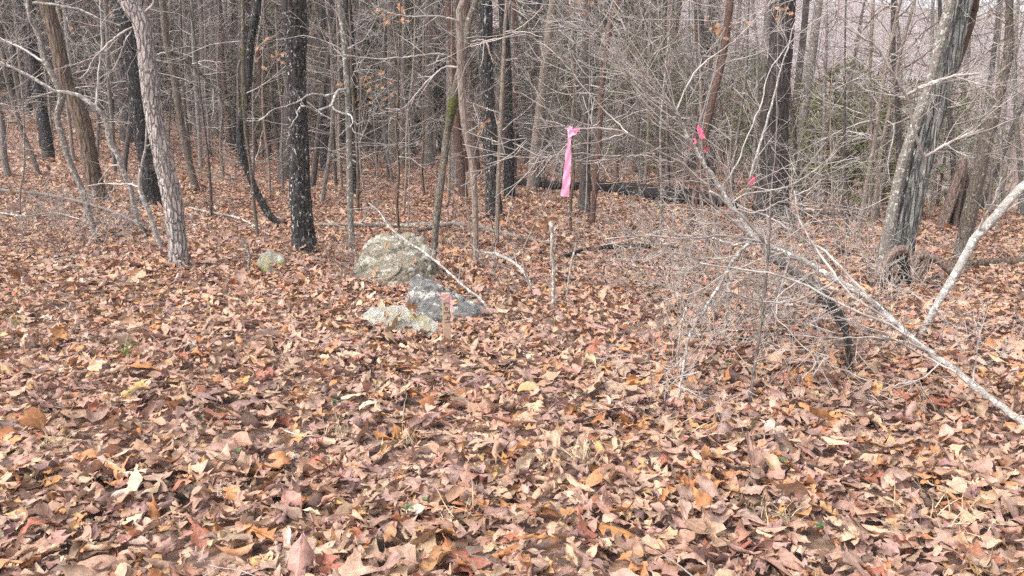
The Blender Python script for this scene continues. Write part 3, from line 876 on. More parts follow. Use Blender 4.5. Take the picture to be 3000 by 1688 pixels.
tree('cedar_tree', 'reddish slanting trunk left of the massive furrowed one', 'tree', 'red',
     [(2020, 692, 22), (2045, 520, 21), (2079, 331, 20), (2118, 166, 20), (2140, 0, 20)], h=9, low=14, sides=10)
tree('grey_tree', 'grey trunk with lichen standing right of the massive furrowed trunk', 'tree', 'lichen',
     [(2335, 590, 30), (2345, 450, 26), (2360, 300, 25), (2380, 150, 24), (2400, 0, 22)], h=12, low=8)

# the leaning clump on the right: three stems from one foot, gnarled roots
def clump():
    b = G(2625, 800)
    root = empty('leaning_clump_tree', b, 'leaning lichen-grey clump of three trunks, black strip for gap shade, over gnarled arching roots', 'tree')
    SITES.append((b[0], b[1]))
    Y = b[1]
    def stem(path, bk, dyy, nm='trunk', sides=16, rough=0.06):
        ctrl = [[*P(u, v, Y + dyy), pxw(w, Y + dyy)] for u, v, w in path]
        last = ctrl[-1]; d = unit(np.array(last[:3]) - np.array(ctrl[-2][:3]))
        for q in range(6):
            d = unit(d + np.array([0, 0, 0.12]) + rng.normal(0, 0.03, 3))
            ctrl.append([*(np.array(ctrl[-1][:3]) + d * 1.2), last[3] * (1 - 0.12 * (q + 1))])
        cv = resample(ctrl, 150)
        t = Tubes(); t.add(cv[:, :3], cv[:, 3], 40, rough, ridge=0.15)
        obj(nm, t.mesh(nm, M[bk], b), root)
        cb = Tubes()
        for q in range(7):
            i = rng.integers(92, 146)
            grow(cb, cv[i, :3], np.array([rng.normal(), rng.normal(), 0.5]), rng.uniform(1, 2.4), cv[i, 3] * 0.4, 2, kids=(2, 4), k=4, rmin=0.002)
        obj('crown', cb.mesh('crown', M['twig'], b), root)
    stem([(2582, 815, 42), (2598, 718, 36), (2628, 552, 31), (2656, 442, 29), (2694, 331, 28), (2724, 249, 28), (2757, 110, 28), (2785, 0, 26)], 'lichen', -0.05)
    stem([(2628, 815, 62), (2645, 735, 56), (2680, 580, 52), (2707, 469, 50), (2740, 331, 50), (2785, 166, 52), (2823, 0, 50)], 'streak', 0.08)
    stem([(2606, 815, 34), (2624, 718, 32), (2656, 552, 28), (2684, 442, 28), (2720, 331, 28), (2756, 220, 28), (2778, 110, 28), (2802, 0, 26)], 'black', 0.16)  # added black stem, stands for the dark shade in the gap between stems
    stem([(2664, 790, 28), (2672, 663, 26), (2698, 530, 25), (2724, 414, 27), (2768, 276, 28), (2823, 121, 26), (2852, 28, 24), (2856, 0, 22)], 'red', 0.2)
    for path in ([(2560, 850, 30), (2585, 790, 26), (2612, 748, 22), (2640, 732, 22), (2658, 738, 20), (2668, 755, 18), (2662, 775, 14)],
                 [(2545, 830, 22), (2580, 812, 22), (2625, 790, 22), (2660, 765, 24), (2695, 748, 22), (2712, 755, 22), (2700, 790, 18), (2682, 820, 15), (2672, 850, 12)],
                 [(2695, 750, 16), (2730, 755, 16), (2757, 772, 15), (2780, 795, 12), (2810, 812, 8)],
                 [(2640, 745, 26), (2648, 790, 28), (2652, 830, 26), (2660, 862, 24)]):
        cv = resample([[*P(u, v, Y - 0.5), pxw(w * 1.15, Y)] for u, v, w in path], 40)
        t = Tubes(); t.add(cv[:, :3], cv[:, 3], 20, 0.1, ridge=0.2)
        obj('root', t.mesh('root', M['weather' if path[0][0] != 2640 else 'rot'], b), root)
    for bp in ([(2708, 470), (2690, 420), (2672, 350), (2655, 280), (2600, 190), (2560, 130), (2480, 80)], [(2655, 280), (2700, 255), (2740, 240), (2790, 225), (2870, 215)],
               [(2712, 460), (2760, 430), (2820, 400), (2880, 380)]):
        cv = resample([[*P(u, v, Y - 0.4 - 0.1 * i), pxw(9 * (1 - 0.09 * i), Y)] for i, (u, v) in enumerate(bp)], 30, 0.004)
        t = Tubes(); t.add(cv[:, :3], cv[:, 3], 6)
        bo = obj('branch', t.mesh('branch', M['twig'], b), root)
        twig_parts(bo, b, 'twig', cv[:, :3], cv[:, 3], 12, (0.2, 0.7), 2)
clump()
tree('leaning_tree', 'brown mossy trunk leaning right beside the hollow snag', 'tree', 'mossy',
     [(2812, 775, 46), (2822, 720, 40), (2845, 607, 40), (2862, 530, 37), (2884, 442, 35), (2928, 276, 27), (2945, 200, 26), (2956, 138, 25), (2958, 0, 18)], h=8, low=8, twig='twig', sides=16)
tree('pale_sapling', 'pale bent pole slanting up over the fallen branch to the right', 'sapling', 'birch',
     [(2688, 1005, 16), (2710, 958, 19), (2749, 886, 21), (2799, 804, 24), (2832, 743, 25), (2859, 693, 25), (2914, 638, 26), (2970, 572, 25), (3010, 535, 24), (3120, 420, 22)], h=3.2, dy=0.3, limbs=4, sides=12, flare=0.05, limbL=(0.5, 1.2), branches=[
         ([(2862, 690), (2880, 645), (2914, 583), (2935, 520)], 9, 5, (0.2, 0.5)),
         ([(2925, 635), (2960, 610), (3010, 580)], 6, 3, (0.2, 0.4)),
         ([(2800, 800), (2780, 830), (2745, 905), (2720, 950)], 7, 2, (0.1, 0.3), 'rot', -0.05)])

# hollow snag
def snag():
    b = G(2788, 672)
    SITES.append((b[0], b[1]))
    root = empty('hollow_snag', b, 'broken hollow dead trunk with a dark cleft behind the leaning clump', 'dead tree')
    Y = b[1]
    r0 = pxw(92, Y); hgt = 190 * Y / F
    k, n = 40, 16
    V, Q = [], []
    for part, sc in (('out', 1.0), ('in', 0.72)):
        pass
    th = np.linspace(-2.55, 2.55, k) - math.pi / 2 + 0.15      # gap towards the viewer's side
    V = []
    for i in range(n):
        f = i / (n - 1)
        for j in range(k):
            e = 1.0 - 0.5 * f ** 0.7 + 0.1 * math.sin(3 * th[j] + 2 * f) + 0.06 * math.sin(9 * th[j])
            top = hgt * (0.75 + 0.35 * math.sin(th[j] * 1.7 + 1) ** 2 + 0.1 * math.sin(7 * th[j]))
            rr = r0 * e
            V.append((rr * math.cos(th[j]) + 0.15 * f * hgt, -rr * math.sin(th[j]) * 0.8, f * top - 0.05))
    V = np.array(V)
    i = np.arange(n - 1)[:, None] * k + np.arange(k - 1)[None]
    Q = np.stack([i, i + 1, i + k + 1, i + k], -1).reshape(-1, 4)
    me = mesh_np('shell', V, [Q], M['weather'])
    o = obj('shell', me, root)
    md = o.modifiers.new('thick', 'SOLIDIFY'); md.thickness = 0.05; md.offset = -1
    t = Tubes()
    pts = np.array([[0.04, -0.02, -0.05], [0.05, 0.0, hgt * 0.3], [0.08, 0.0, hgt * 0.6], [0.13, 0.02, hgt * 0.95]])
    cv = resample(np.c_[pts, [0.05, 0.045, 0.04, 0.02]], 20)
    t.add(cv[:, :3], cv[:, 3], 10, 0.15)
    obj('heartwood', t.mesh('heartwood', M['weather']), root)
snag()

# ------------------------------------------------------------------ the small fallen tree and its web of twigs
FT = {}
def fallen_tree():
    ctrl_px = [(3150, 1345, 31, 3.55), (3000, 1242, 30, 3.75), (2931, 1190, 29, 3.85), (2859, 1135, 27, 3.95), (2799, 1085, 25, 4.02), (2710, 1024, 26, 4.12), (2638, 958, 25, 4.2), (2583, 909, 24, 4.26), (2528, 864, 23, 4.32),
               (2462, 826, 22, 4.38), (2390, 785, 22, 4.45), (2302, 740, 21, 4.5), (2213, 700, 21, 4.55), (2180, 649, 20, 4.6), (2142, 605, 18, 4.62), (2108, 550, 16, 4.64), (2063, 480, 15, 4.64), (2013, 398, 14, 4.6), (1980, 326, 12, 4.55),
               (1935, 280, 9, 4.45), (1842, 221, 7, 4.3), (1787, 149, 6, 4.2), (1700, 60, 4, 4.1), (1640, 10, 3, 4.0)]
    b = G(3000, 1250)
    root = empty('fallen_tree', b, 'pale slender tree toppled over from the right, its bare top hanging with twigs', 'fallen tree')
    cv = resample([[*P(u, v, Y), pxw(w * 0.76, Y)] for u, v, w, Y in ctrl_px], 130, 0.003)
    t = Tubes(); t.add(cv[:, :3], cv[:, 3], 14, 0.1)
    obj('trunk', t.mesh('trunk', M['birch'], b), root)
    limbs = [
        # ribbon limb
        [(2205, 700, 14, 4.55), (2150, 650, 13, 4.45), (2100, 608, 13, 4.35), (2060, 575, 12, 4.25), (2030, 520, 12, 4.1), (2000, 478, 11, 4.0), (1960, 460, 10, 3.9), (1900, 425, 8, 3.75), (1850, 397, 7, 3.6), (1800, 381, 9, 3.5), (1740, 378, 8, 3.4), (1655, 376, 6, 3.3)],
        [(1995, 478, 8, 4.0), (1930, 470, 7, 3.9), (1880, 455, 6, 3.85), (1800, 458, 5, 3.7), (1720, 452, 4, 3.6), (1620, 445, 3, 3.5), (1560, 440, 2, 3.4)],
        [(1830, 390, 6, 3.55), (1760, 415, 5, 3.5), (1680, 422, 4, 3.45), (1600, 410, 3, 3.4), (1520, 400, 2, 3.3)],
        [(1980, 326, 8, 4.5), (1900, 250, 7, 4.4), (1800, 130, 6, 4.3), (1740, 60, 5, 4.2), (1700, 20, 4, 4.1)],
        [(1840, 390, 6, 3.6), (1790, 340, 5, 3.7), (1740, 290, 4, 3.7), (1640, 170, 4, 3.7), (1560, 110, 3, 3.7), (1500, 90, 2, 3.6)],
        [(1980, 325, 8, 4.55), (2030, 220, 8, 4.6), (2080, 170, 6, 4.65), (2150, 120, 5, 4.7), (2210, 60, 4, 4.7), (2260, 0, 3, 4.8)],
        # limbs drooping to the ground
        [(2213, 700, 18, 4.55), (2170, 735, 17, 4.5), (2150, 760, 16, 4.45), (2110, 830, 15, 4.4), (2070, 900, 14, 4.3), (2030, 960, 13, 4.2), (2005, 1050, 12, 4.1), (1995, 1120, 11, 4.05), (1965, 1215, 10, 3.9)],
        [(2213, 704, 12, 4.55), (2150, 715, 12, 4.6), (2060, 690, 11, 4.7), (1990, 690, 11, 4.75), (1945, 652, 10, 4.8)],
        [(2130, 770, 14, 4.45), (2133, 830, 14, 4.5), (2132, 880, 14, 4.5), (2125, 960, 14, 4.5)],
        [(2450, 820, 12, 4.35), (2400, 850, 11, 4.3), (2320, 885, 10, 4.25), (2250, 885, 9, 4.2), (2180, 870, 8, 4.1), (2120, 850, 6, 4.0)],
        [(2640, 960, 13, 4.2), (2560, 905, 12, 4.25), (2490, 860, 12, 4.3), (2400, 740, 11, 4.5), (2340, 640, 9, 4.6), (2325, 560, 7, 4.65)],
        [(2720, 1030, 10, 4.1), (2640, 1000, 9, 4.05), (2530, 990, 7, 4.0), (2420, 990, 6, 3.95), (2300, 980, 5, 3.9)],
        [(2800, 1090, 10, 4.0), (2730, 1055, 10, 4.05), (2650, 1010, 9, 4.05), (2590, 985, 7, 4.0)],
        [(2850, 1130, 8, 3.95), (2855, 1080, 7, 3.95), (2865, 1020, 6, 3.95), (2870, 975, 4, 3.95)],
        [(2760, 1060, 7, 4.05), (2700, 1110, 6, 3.95), (2630, 1125, 5, 3.9), (2560, 1150, 4, 3.85)],
        [(2135, 600, 9, 4.62), (2180, 570, 8, 4.65), (2250, 560, 8, 4.7), (2320, 540, 7, 4.75), (2400, 490, 5, 4.8), (2450, 440, 3, 4.8)],
        [(2150, 615, 8, 4.6), (2220, 620, 7, 4.6), (2290, 590, 6, 4.6), (2360, 560, 5, 4.6), (2420, 520, 4, 4.6)],
        [(2110, 555, 9, 4.64), (2150, 500, 8, 4.7), (2190, 400, 7, 4.8), (2230, 300, 6, 4.9), (2260, 200, 5, 5.0), (2330, 110, 4, 5.1), (2420, 40, 3, 5.2)],
        [(2700, 1010, 12, 4.0), (2600, 950, 12, 4.05), (2480, 900, 12, 4.1), (2390, 850, 11, 4.15), (2290, 810, 10, 4.2), (2180, 790, 9, 4.2), (2050, 770, 7, 4.2)],
        [(2580, 905, 11, 4.25), (2480, 800, 11, 4.4), (2420, 740, 11, 4.5), (2350, 700, 10, 4.6), (2260, 640, 9, 4.7), (2160, 600, 8, 4.8)],
        [(2250, 720, 14, 4.5), (2180, 640, 13, 4.4), (2120, 590, 13, 4.35), (2080, 560, 12, 4.3)],
        [(2230, 710, 10, 4.5), (2120, 690, 10, 4.4), (2000, 700, 9, 4.3), (1900, 690, 7, 4.2), (1780, 700, 5, 4.1)],
        [(2160, 750, 9, 4.4), (2060, 760, 8, 4.3), (1960, 740, 7, 4.25), (1880, 770, 5, 4.2)],
        [(2320, 750, 9, 4.5), (2290, 830, 9, 4.45), (2270, 930, 8, 4.4)],
        [(2300, 740, 9, 4.5), (2230, 760, 8, 4.4), (2130, 800, 7, 4.3), (2050, 850, 6, 4.2), (1950, 880, 4, 4.1)],
        [(2400, 790, 8, 4.45), (2330, 830, 7, 4.35), (2260, 900, 6, 4.25), (2330, 990, 5, 4.15), (2390, 1060, 4, 4.05), (2350, 1110, 3, 4.0)],
    ]
    for q, lp in enumerate(limbs):
        c2 = resample([[*P(u, v, Y), pxw(w * 0.64, Y)] for u, v, w, Y in lp], max(12, len(lp) * 4), 0.003)
        t = Tubes(); t.add(c2[:, :3], np.maximum(c2[:, 3], 0.0014), 7)
        bo = obj('branch', t.mesh('branch', M['birch' if q in (6, 7, 8) else 'twig'], b), root)
        twig_parts(bo, b, 'twig' if q % 3 else 'twig_grey', c2[:, :3], c2[:, 3], 8, (0.12, 0.5), 1, t0=0.25, up=0.25, ratio=0.42, rmin=0.0016)
        if q == 0: FT['ribbon'] = c2
    twig_parts(root, b, 'twig', cv[85:, :3], cv[85:, 3], 26, (0.3, 1.0), 2, t0=0.0, up=0.35, ratio=0.3, rmin=0.0013, bias=(-0.5, -0.1, 0.45), wig=0.09)
    twig_parts(root, b, 'twig', cv[25:85, :3], cv[25:85, 3], 26, (0.15, 0.5), 2, t0=0.0, up=0.2, ratio=0.2, rmin=0.0012)
fallen_tree()

# the black rotten snag bent under it
def black_snag():
    b = G(2495, 1112)
    root = empty('rotten_snag', b, 'black rotten bent snag propped under the toppled pale tree', 'dead wood')
    Y = b[1]
    path = [(2495, 1125, 22), (2490, 1070, 15), (2486, 1020, 17), (2478, 975, 20), (2468, 944, 30), (2445, 909, 36), (2417, 875, 33), (2397, 847, 27), (2360, 818, 28), (2324, 795, 27), (2266, 756, 24), (2230, 735, 14)]
    cv = resample([[*P(u, v, Y + 0.1 * i), pxw(w, Y + 0.1 * i)] for i, (u, v, w) in enumerate(path)], 60)
    t = Tubes(); t.add(cv[:36, :3] + rng.normal(0, 0.006, (36, 3)), cv[:36, 3], 12, 0.3)
    obj('trunk', t.mesh('trunk', M['rot'], b), root)
    t = Tubes(); t.add(cv[35:, :3], cv[35:, 3] * 0.97, 12, 0.12)
    obj('trunk', t.mesh('trunk', M['gpine'], b), root)
    t = Tubes()
    c = cv[14, :3]
    for q in range(70):
        d = unit(np.array([rng.normal(0, 1), rng.normal(0, 1), rng.uniform(-0.9, 0.3)]))
        w = walk(c + rng.normal(0, 0.03, 3), d, rng.uniform(0.08, 0.22), 4, 0.25, -0.5)
        t.add(w, np.linspace(0.0018, 0.001, 5), 3, cap=False)
    obj('tangled_straw', t.mesh('tangled_straw', M['weather'], b), root)
black_snag()

# ------------------------------------------------------------------ logs and sticks
def log(name, label, cat, path, bk, lift=0.0, twn=0, rough=0.08, sides=10, yof=0.0):
    b = G(path[0][0], path[0][1])
    root = empty(name, b, label, cat)
    ctrl = []
    for u, v, w in path:
        g = G(u, v)
        r = pxw(w, g[1])
        ctrl.append([g[0], g[1], g[2] + r * 0.5 + 0.02 + lift, r])
    cv = resample(ctrl, max(20, len(path) * 7))
    t = Tubes(); t.add(cv[:, :3], cv[:, 3], sides, rough)
    obj('stem', t.mesh('stem', M[bk], b), root)
    twig_parts(root, b, 'twig_grey', cv[:, :3], cv[:, 3], twn, (0.15, 0.6), 1, t0=0.1, up=0.3, ratio=0.4, rmin=0.0018)
    return root
log('fallen_log', 'charred black log lying beyond the pink ribbon', 'log', [(1480, 545, 16), (1560, 553, 20), (1640, 562, 24), (1740, 566, 30), (1830, 578, 40), (1920, 592, 46), (2010, 602, 46), (2080, 608, 34), (2160, 620, 24)], 'rot', 0.06, 6, 0.14, 12)
log('fallen_log', 'thin black curved log behind the pale standing stick', 'log', [(1645, 768, 12), (1700, 750, 14), (1760, 740, 15), (1850, 734, 14), (1940, 736, 13), (2025, 748, 10)], 'rot', 0.02, 5)
log('fallen_log', 'lichen-covered grey log lying behind the big boulder', 'log', [(935, 668, 9), (1000, 669, 12), (1080, 670, 14), (1160, 672, 14), (1240, 670, 15), (1330, 668, 15), (1400, 674, 14), (1460, 690, 12), (1530, 708, 11), (1620, 724, 8)], 'lichen', 0.015, 7)
log('fallen_branch', 'short forked grey branch under the lichen-covered log', 'branch', [(1205, 692, 9), (1260, 682, 10), (1310, 672, 9), (1350, 664, 6)], 'grey', 0.03, 3)
log('fallen_log', 'mossy brown log on the ground beyond the pale bent pole', 'log', [(2765, 800, 16), (2830, 792, 22), (2900, 788, 26), (2960, 786, 27), (3080, 784, 26)], 'brown', 0.02, 4)
log('fallen_log', 'dark log at the foot of the massive furrowed trunk', 'log', [(2330, 628, 8), (2420, 635, 10), (2500, 640, 11), (2600, 645, 9)], 'gpine', 0.02, 4)
log('fallen_log', 'dark thin log beyond the lichen sapling', 'log', [(930, 502, 8), (1000, 512, 8), (1080, 518, 8), (1160, 528, 6)], 'gpine', 0.02, 4)
log('fallen_branch', 'long grey branch lying along the left litter toward the pale tree', 'branch', [(-30, 570, 9), (60, 580, 9), (140, 588, 9), (220, 605, 8), (300, 628, 8), (370, 655, 8), (440, 695, 6)], 'grey', 0.06, 16)
log('fallen_branch', 'bleached branch lying right of the pale leaning tree', 'branch', [(555, 620, 6), (620, 635, 7), (690, 648, 7), (730, 665, 6), (790, 700, 4)], 'birch', 0.03, 6)
log('fallen_branch', 'short grey stick lying in the leaves left of the pale tree', 'branch', [(105, 770, 8), (150, 778, 9), (200, 790, 9), (240, 796, 6)], 'grey', 0.02, 2)
log('fallen_branch', 'bleached twiggy stick across the litter at the far left', 'branch', [(0, 640, 5), (80, 650, 6), (160, 640, 5), (240, 660, 4)], 'birch', 0.05, 12)

def stick(name, label, cat, path, bk, Y0=None, dy=0.0, twn=0, tl=(0.1, 0.3), sides=7, rough=0.05, end_ground=None):
    b = G(path[0][0], path[0][1]) if Y0 is None else P(path[0][0], path[0][1], Y0)
    root = empty(name, b, label, cat)
    Y = b[1]
    n = len(path)
    ctrl = [[*(b if i == 0 else P(u, v, Y + dy * i / (n - 1))), pxw(w, Y)] for i, (u, v, w) in enumerate(path)]
    ctrl[0][2] -= 0.04
    cv = resample(ctrl, n * 6, 0.002)
    t = Tubes(); t.add(cv[:, :3], np.maximum(cv[:, 3], 0.0015), sides, rough)
    obj('stem', t.mesh('stem', M[bk], b), root)
    twig_parts(root, b, 'twig', cv[:, :3], cv[:, 3], twn, tl, 1, t0=0.15, up=0.2, ratio=0.4)
    return root
stick('dead_stick', 'bare cream-coloured stick standing upright right of the boulder', 'stick', [(1619, 910, 10), (1621, 850, 11), (1622, 790, 11), (1616, 730, 11), (1618, 690, 10), (1612, 652, 13)], 'birch', twn=2)
stick('dead_stick', 'thin pale leaning stick next to the upright cream one', 'stick', [(1658, 872, 6), (1668, 810, 7), (1676, 760, 7), (1688, 712, 5)], 'birch', twn=2)
stick('dead_stick', 'slender pinkish stick leaning over the boulder to the ground', 'stick', [(1468, 945, 6), (1410, 880, 8), (1360, 840, 8), (1300, 785, 8), (1240, 738, 8), (1190, 705, 7), (1140, 665, 6), (1110, 620, 5), (1080, 595, 4)], 'birch', dy=1.1, twn=7, tl=(0.15, 0.4))
stick('fallen_branch', 'hooked whitish branch arching down right of the boulder', 'branch', [(1565, 860, 10), (1545, 815, 10), (1520, 782, 10), (1490, 762, 11), (1455, 745, 11), (1420, 740, 9)], 'birch', dy=0.5, twn=8, tl=(0.15, 0.4))
stick('dead_stick', 'short lichen-white crooked stick standing by the small rock', 'stick', [(738, 805, 7), (728, 780, 8), (732, 752, 8), (722, 725, 8), (708, 700, 7)], 'lichen', twn=2, tl=(0.05, 0.15))
stick('dead_stick', 'grey upright whip stem through the toppled tree twigs', 'stick', [(2192, 1185, 12), (2212, 1060, 11), (2232, 930, 10), (2246, 800, 9), (2254, 700, 8), (2258, 600, 5)], 'grey', dy=0.05, twn=8, tl=(0.2, 0.5))
stick('dead_stick', 'kinked pale twig hanging to the litter below the black snag', 'stick', [(2360, 1120, 5), (2410, 1060, 6), (2425, 1040, 6), (2400, 970, 6), (2370, 900, 5), (2360, 860, 4)], 'twig', twn=3)
stick('dead_stick', 'yellowish bent stem curving along the litter below the shrub', 'stick', [(2170, 1135, 5), (2080, 1130, 6), (2010, 1120, 6), (1988, 1090, 6), (1985, 1050, 6), (1995, 960, 5), (2010, 900, 4)], 'birch', dy=0.1, twn=2)

# thin stems over the leaf floor
LM = [(-80, 'the far left edge saplings'), (150, 'the grey dogleg sapling'), (275, 'the orange-brown ridged trunk'), (400, 'the black-barked oak'), (500, 'the pale leaning tree'), (575, 'the slender mossy trunk'), (715, 'the looping dark vine'), (878, 'the big speckled oak'),
      (1025, 'the lichen-coated sapling'), (1150, 'the smooth grey trunk'), (1300, 'the bent mossy sapling'), (1375, 'the wavy pale sapling'), (1440, 'the slimmer black oak'), (1560, 'the trunk leaning right past the log'), (1660, 'the long pink ribbon'), (1720, 'the greenish dark grey trunk'), (1850, 'the charred black log'),
      (2040, 'the small red-pink ribbons'), (2160, 'the reddish slanting trunk'), (2270, 'the massive furrowed trunk'), (2420, 'the lichen trunk by the massive one'), (2560, 'the olive cedars'), (2700, 'the leaning three-trunk clump'), (2790, 'the hollow snag'), (2900, 'the brown mossy leaning trunk'), (3050, 'the pale bent pole')]
LM0 = LM
STEMS = [(618, 640, 9, 600, 380), (1002, 560, 9, 985, 0), (985, 545, 10, 965, 0), (1047, 625, 11, 1030, 200), (1172, 700, 9, 1165, 300), (1243, 575, 9, 1240, 250), (1312, 610, 8, 1322, 250), (1100, 520, 7, 1095, 200),
         (1182, 640, 8, 1215, 100), (1336, 560, 8, 1350, 180), (830, 560, 8, 812, 120), (790, 590, 8, 770, 200), (655, 520, 8, 640, 130), (610, 470, 7, 600, 60), (1590, 520, 8, 1600, 100), (1672, 690, 10, 1680, 330), (1810, 560, 9, 1826, 40),
         (1930, 720, 9, 1945, 250), (2060, 660, 10, 2048, 120), (2480, 700, 9, 2475, 250), (2545, 640, 11, 2555, 100), (2450, 760, 7, 2435, 480), (2700, 640, 9, 2720, 350), (2920, 700, 9, 2935, 300), (25, 520, 20, -5, 300),
         (60, 640, 6, 70, 350), (560, 480, 8, 530, 60), (890, 480, 9, 902, 60), (1055, 470, 8, 1075, 40), (1270, 480, 9, 1262, 60), (1400, 480, 8, 1408, 50), (1620, 470, 9, 1650, 60), (1880, 520, 12, 1890, 100), (1960, 560, 9, 1950, 60),
         (2140, 640, 11, 2190, 80), (2400, 620, 13, 2420, 150), (2650, 600, 8, 2640, 120), (2890, 640, 9, 2925, 180), (2990, 640, 16, 2975, 150), (2590, 700, 7, 2570, 500), (2050, 560, 8, 2020, 100)]
for i, (u, v, w, u2, v2) in enumerate(STEMS):
    sbk, sname = R.choice([('grey', 'grey'), ('tan', 'tan'), ('lichen', 'lichen-spotted'), ('gpine', 'dark'), ('brown', 'brown')])
    uu = [u + (u2 - u) * f + R.uniform(-7, 7) for f in (0.25, 0.5, 0.75)]
    path = [(u, v, w), (uu[0], v + (v2 - v) * 0.25, w * 0.92), (uu[1], v + (v2 - v) * 0.5, w * 0.85), (uu[2], v + (v2 - v) * 0.75, w * 0.75), (u2, v2, w * 0.65)]
    tree('slim_sapling', f'slim {sname} bare sapling stem rising singly near ' + min(LM0, key=lambda q: abs(q[0] - u))[1], 'sapling', sbk, path, h=R.uniform(3.4, 5.5), limbs=7, sides=7, low=9,
         twig=R.choice(['twig', 'twig_grey', 'twig_brown']), group='slim saplings on the leaf floor', flare=0.1, limbL=(0.5, 1.3))

# ------------------------------------------------------------------ rocks
def rock(name, label, mat, pts, seed, disp=0.03, cuts=7, fine=0.012):
    bm = bmesh.new()
    for p in pts: bm.verts.new(p)
    r = bmesh.ops.convex_hull(bm, input=bm.verts)
    bmesh.ops.delete(bm, geom=[v for v in bm.verts if not v.link_faces], context='VERTS')
    bmesh.ops.triangulate(bm, faces=bm.faces)
    for _ in range(5 if cuts > 5 else 4):
        bmesh.ops.subdivide_edges(bm, edges=bm.edges[:], cuts=1, use_grid_fill=True)
        bmesh.ops.triangulate(bm, faces=bm.faces)
    for _ in range(2):
        bmesh.ops.smooth_vert(bm, verts=bm.verts, factor=0.5, use_axis_x=True, use_axis_y=True, use_axis_z=True)
    bm.normal_update()
    off = Vector((seed * 3.1, seed * 1.7, seed))
    dl = []
    for v in bm.verts:
        n1 = mnoise.noise(v.co * 4 + off); n2 = mnoise.noise(v.co * 15 + off); n3 = mnoise.noise(v.co * 40 + off)
        dd, pp = mnoise.voronoi(v.co * Vector((3.2, 3.2, 4.6)) + off + Vector((n2, n1, n2)) * 0.25)
        crack = max(0.0, 1 - (dd[1] - dd[0]) / 0.14)
        step = mnoise.noise(pp[0] * 3.1)                       # each fracture block stands proud or back
        dl.append(v.normal * (disp * (0.6 * n1 + 0.5 * step - 0.3 * crack) + fine * 0.8 * n2 + fine * 0.5 * n3))
    for v, d in zip(bm.verts, dl): v.co += d
    me = bpy.data.meshes.new(name)
    bm.to_mesh(me); bm.free()
    me.polygons.foreach_set('use_smooth', np.ones(len(me.polygons), dtype=bool))
    me.materials.append(M[mat])
    o = obj(name, me)
    return o

g = G(1140, 852)
s = g[1] / F
def rp(u, v, dy): return ((u - 1140) * s, dy, (852 - v) * s)
o = rock('boulder', 'big lichen-mottled boulder humped up behind the lot stake', 'rock_green',
         [rp(1010, 860, 0.0), rp(1018, 780, 0.12), rp(1035, 742, 0.25), rp(1060, 708, 0.4), rp(1110, 692, 0.45), rp(1180, 692, 0.5), rp(1230, 716, 0.45), rp(1268, 752, 0.35), rp(1278, 800, 0.25), rp(1285, 870, 0.1), rp(1130, 880, -0.2), rp(1160, 790, -0.08), rp(1060, 870, -0.12),
          rp(1230, 880, -0.1), rp(1030, 880, 0.75), rp(1260, 880, 0.75), rp(1140, 735, 0.7)], 1, 0.06, 7, 0.012)
o.location = g + np.array([0, 0.1, -0.03]); tag(o, cat='boulder', label='big lichen-mottled boulder humped up behind the lot stake')
g = G(1290, 975); s = g[1] / F
def rp2(u, v, dy): return ((u - 1290) * s, dy, (975 - v) * s)
o = rock('boulder', 'dark', 'rock_dark',
         [rp2(1150, 985, 0.15), rp2(1160, 860, 0.45), rp2(1190, 838, 0.5), rp2(1240, 852, 0.3), rp2(1300, 872, 0.3), rp2(1360, 898, 0.25), rp2(1412, 930, 0.2), rp2(1415, 985, 0.12), rp2(1330, 935, 0.02), rp2(1250, 990, -0.02), rp2(1340, 992, 0.02), rp2(1230, 900, 0.12), rp2(1160, 990, 0.7), rp2(1400, 990, 0.6),
          rp2(1200, 990, 0.0), rp2(1385, 990, 0.05)], 5, 0.05, 7, 0.014)
o.location = g + np.array([0, 0.16, -0.02]); tag(o, cat='boulder', label='dark grey slab of rock sloping down right behind the lot stake')
g = G(1170, 986); s = g[1] / F
def rp3(u, v, dy): return ((u - 1170) * s, dy, (986 - v) * s)
o = rock('rock', 'pale', 'rock_pale',
         [rp3(1052, 940, 0.06), rp3(1075, 920, 0.1), rp3(1130, 916, 0.12), rp3(1195, 924, 0.12), rp3(1250, 946, 0.1), rp3(1293, 968, 0.08), rp3(1296, 995, 0.06), rp3(1260, 1000, -0.02), rp3(1180, 985, -0.03), rp3(1090, 975, -0.01), rp3(1060, 960, 0.0), rp3(1070, 985, 0.28), rp3(1280, 1000, 0.26), rp3(1180, 925, 0.2)], 9, 0.014, 7, 0.008)
o.location = g + np.array([0, 0.05, 0.02]); tag(o, cat='rock', label='low whitish elongated rock lying in leaves left of the lot stake')
g = G(795, 805); s = g[1] / F
def rp4(u, v, dy): return ((u - 795) * s, dy, (805 - v) * s)
o = rock('rock', 'small', 'rock_small',
         [rp4(742, 775, 0.05), rp4(750, 748, 0.12), rp4(775, 736, 0.15), rp4(805, 744, 0.15), rp4(826, 762, 0.12), rp4(838, 800, 0.08), rp4(820, 818, -0.02), rp4(780, 790, -0.04), rp4(760, 815, 0.0), rp4(760, 815, 0.3), rp4(825, 815, 0.3)], 13, 0.02, 5)
o.location = g + np.array([0, 0.03, 0]); tag(o, cat='rock', label='small mossy rock half buried left of the boulder, near the oak foot')

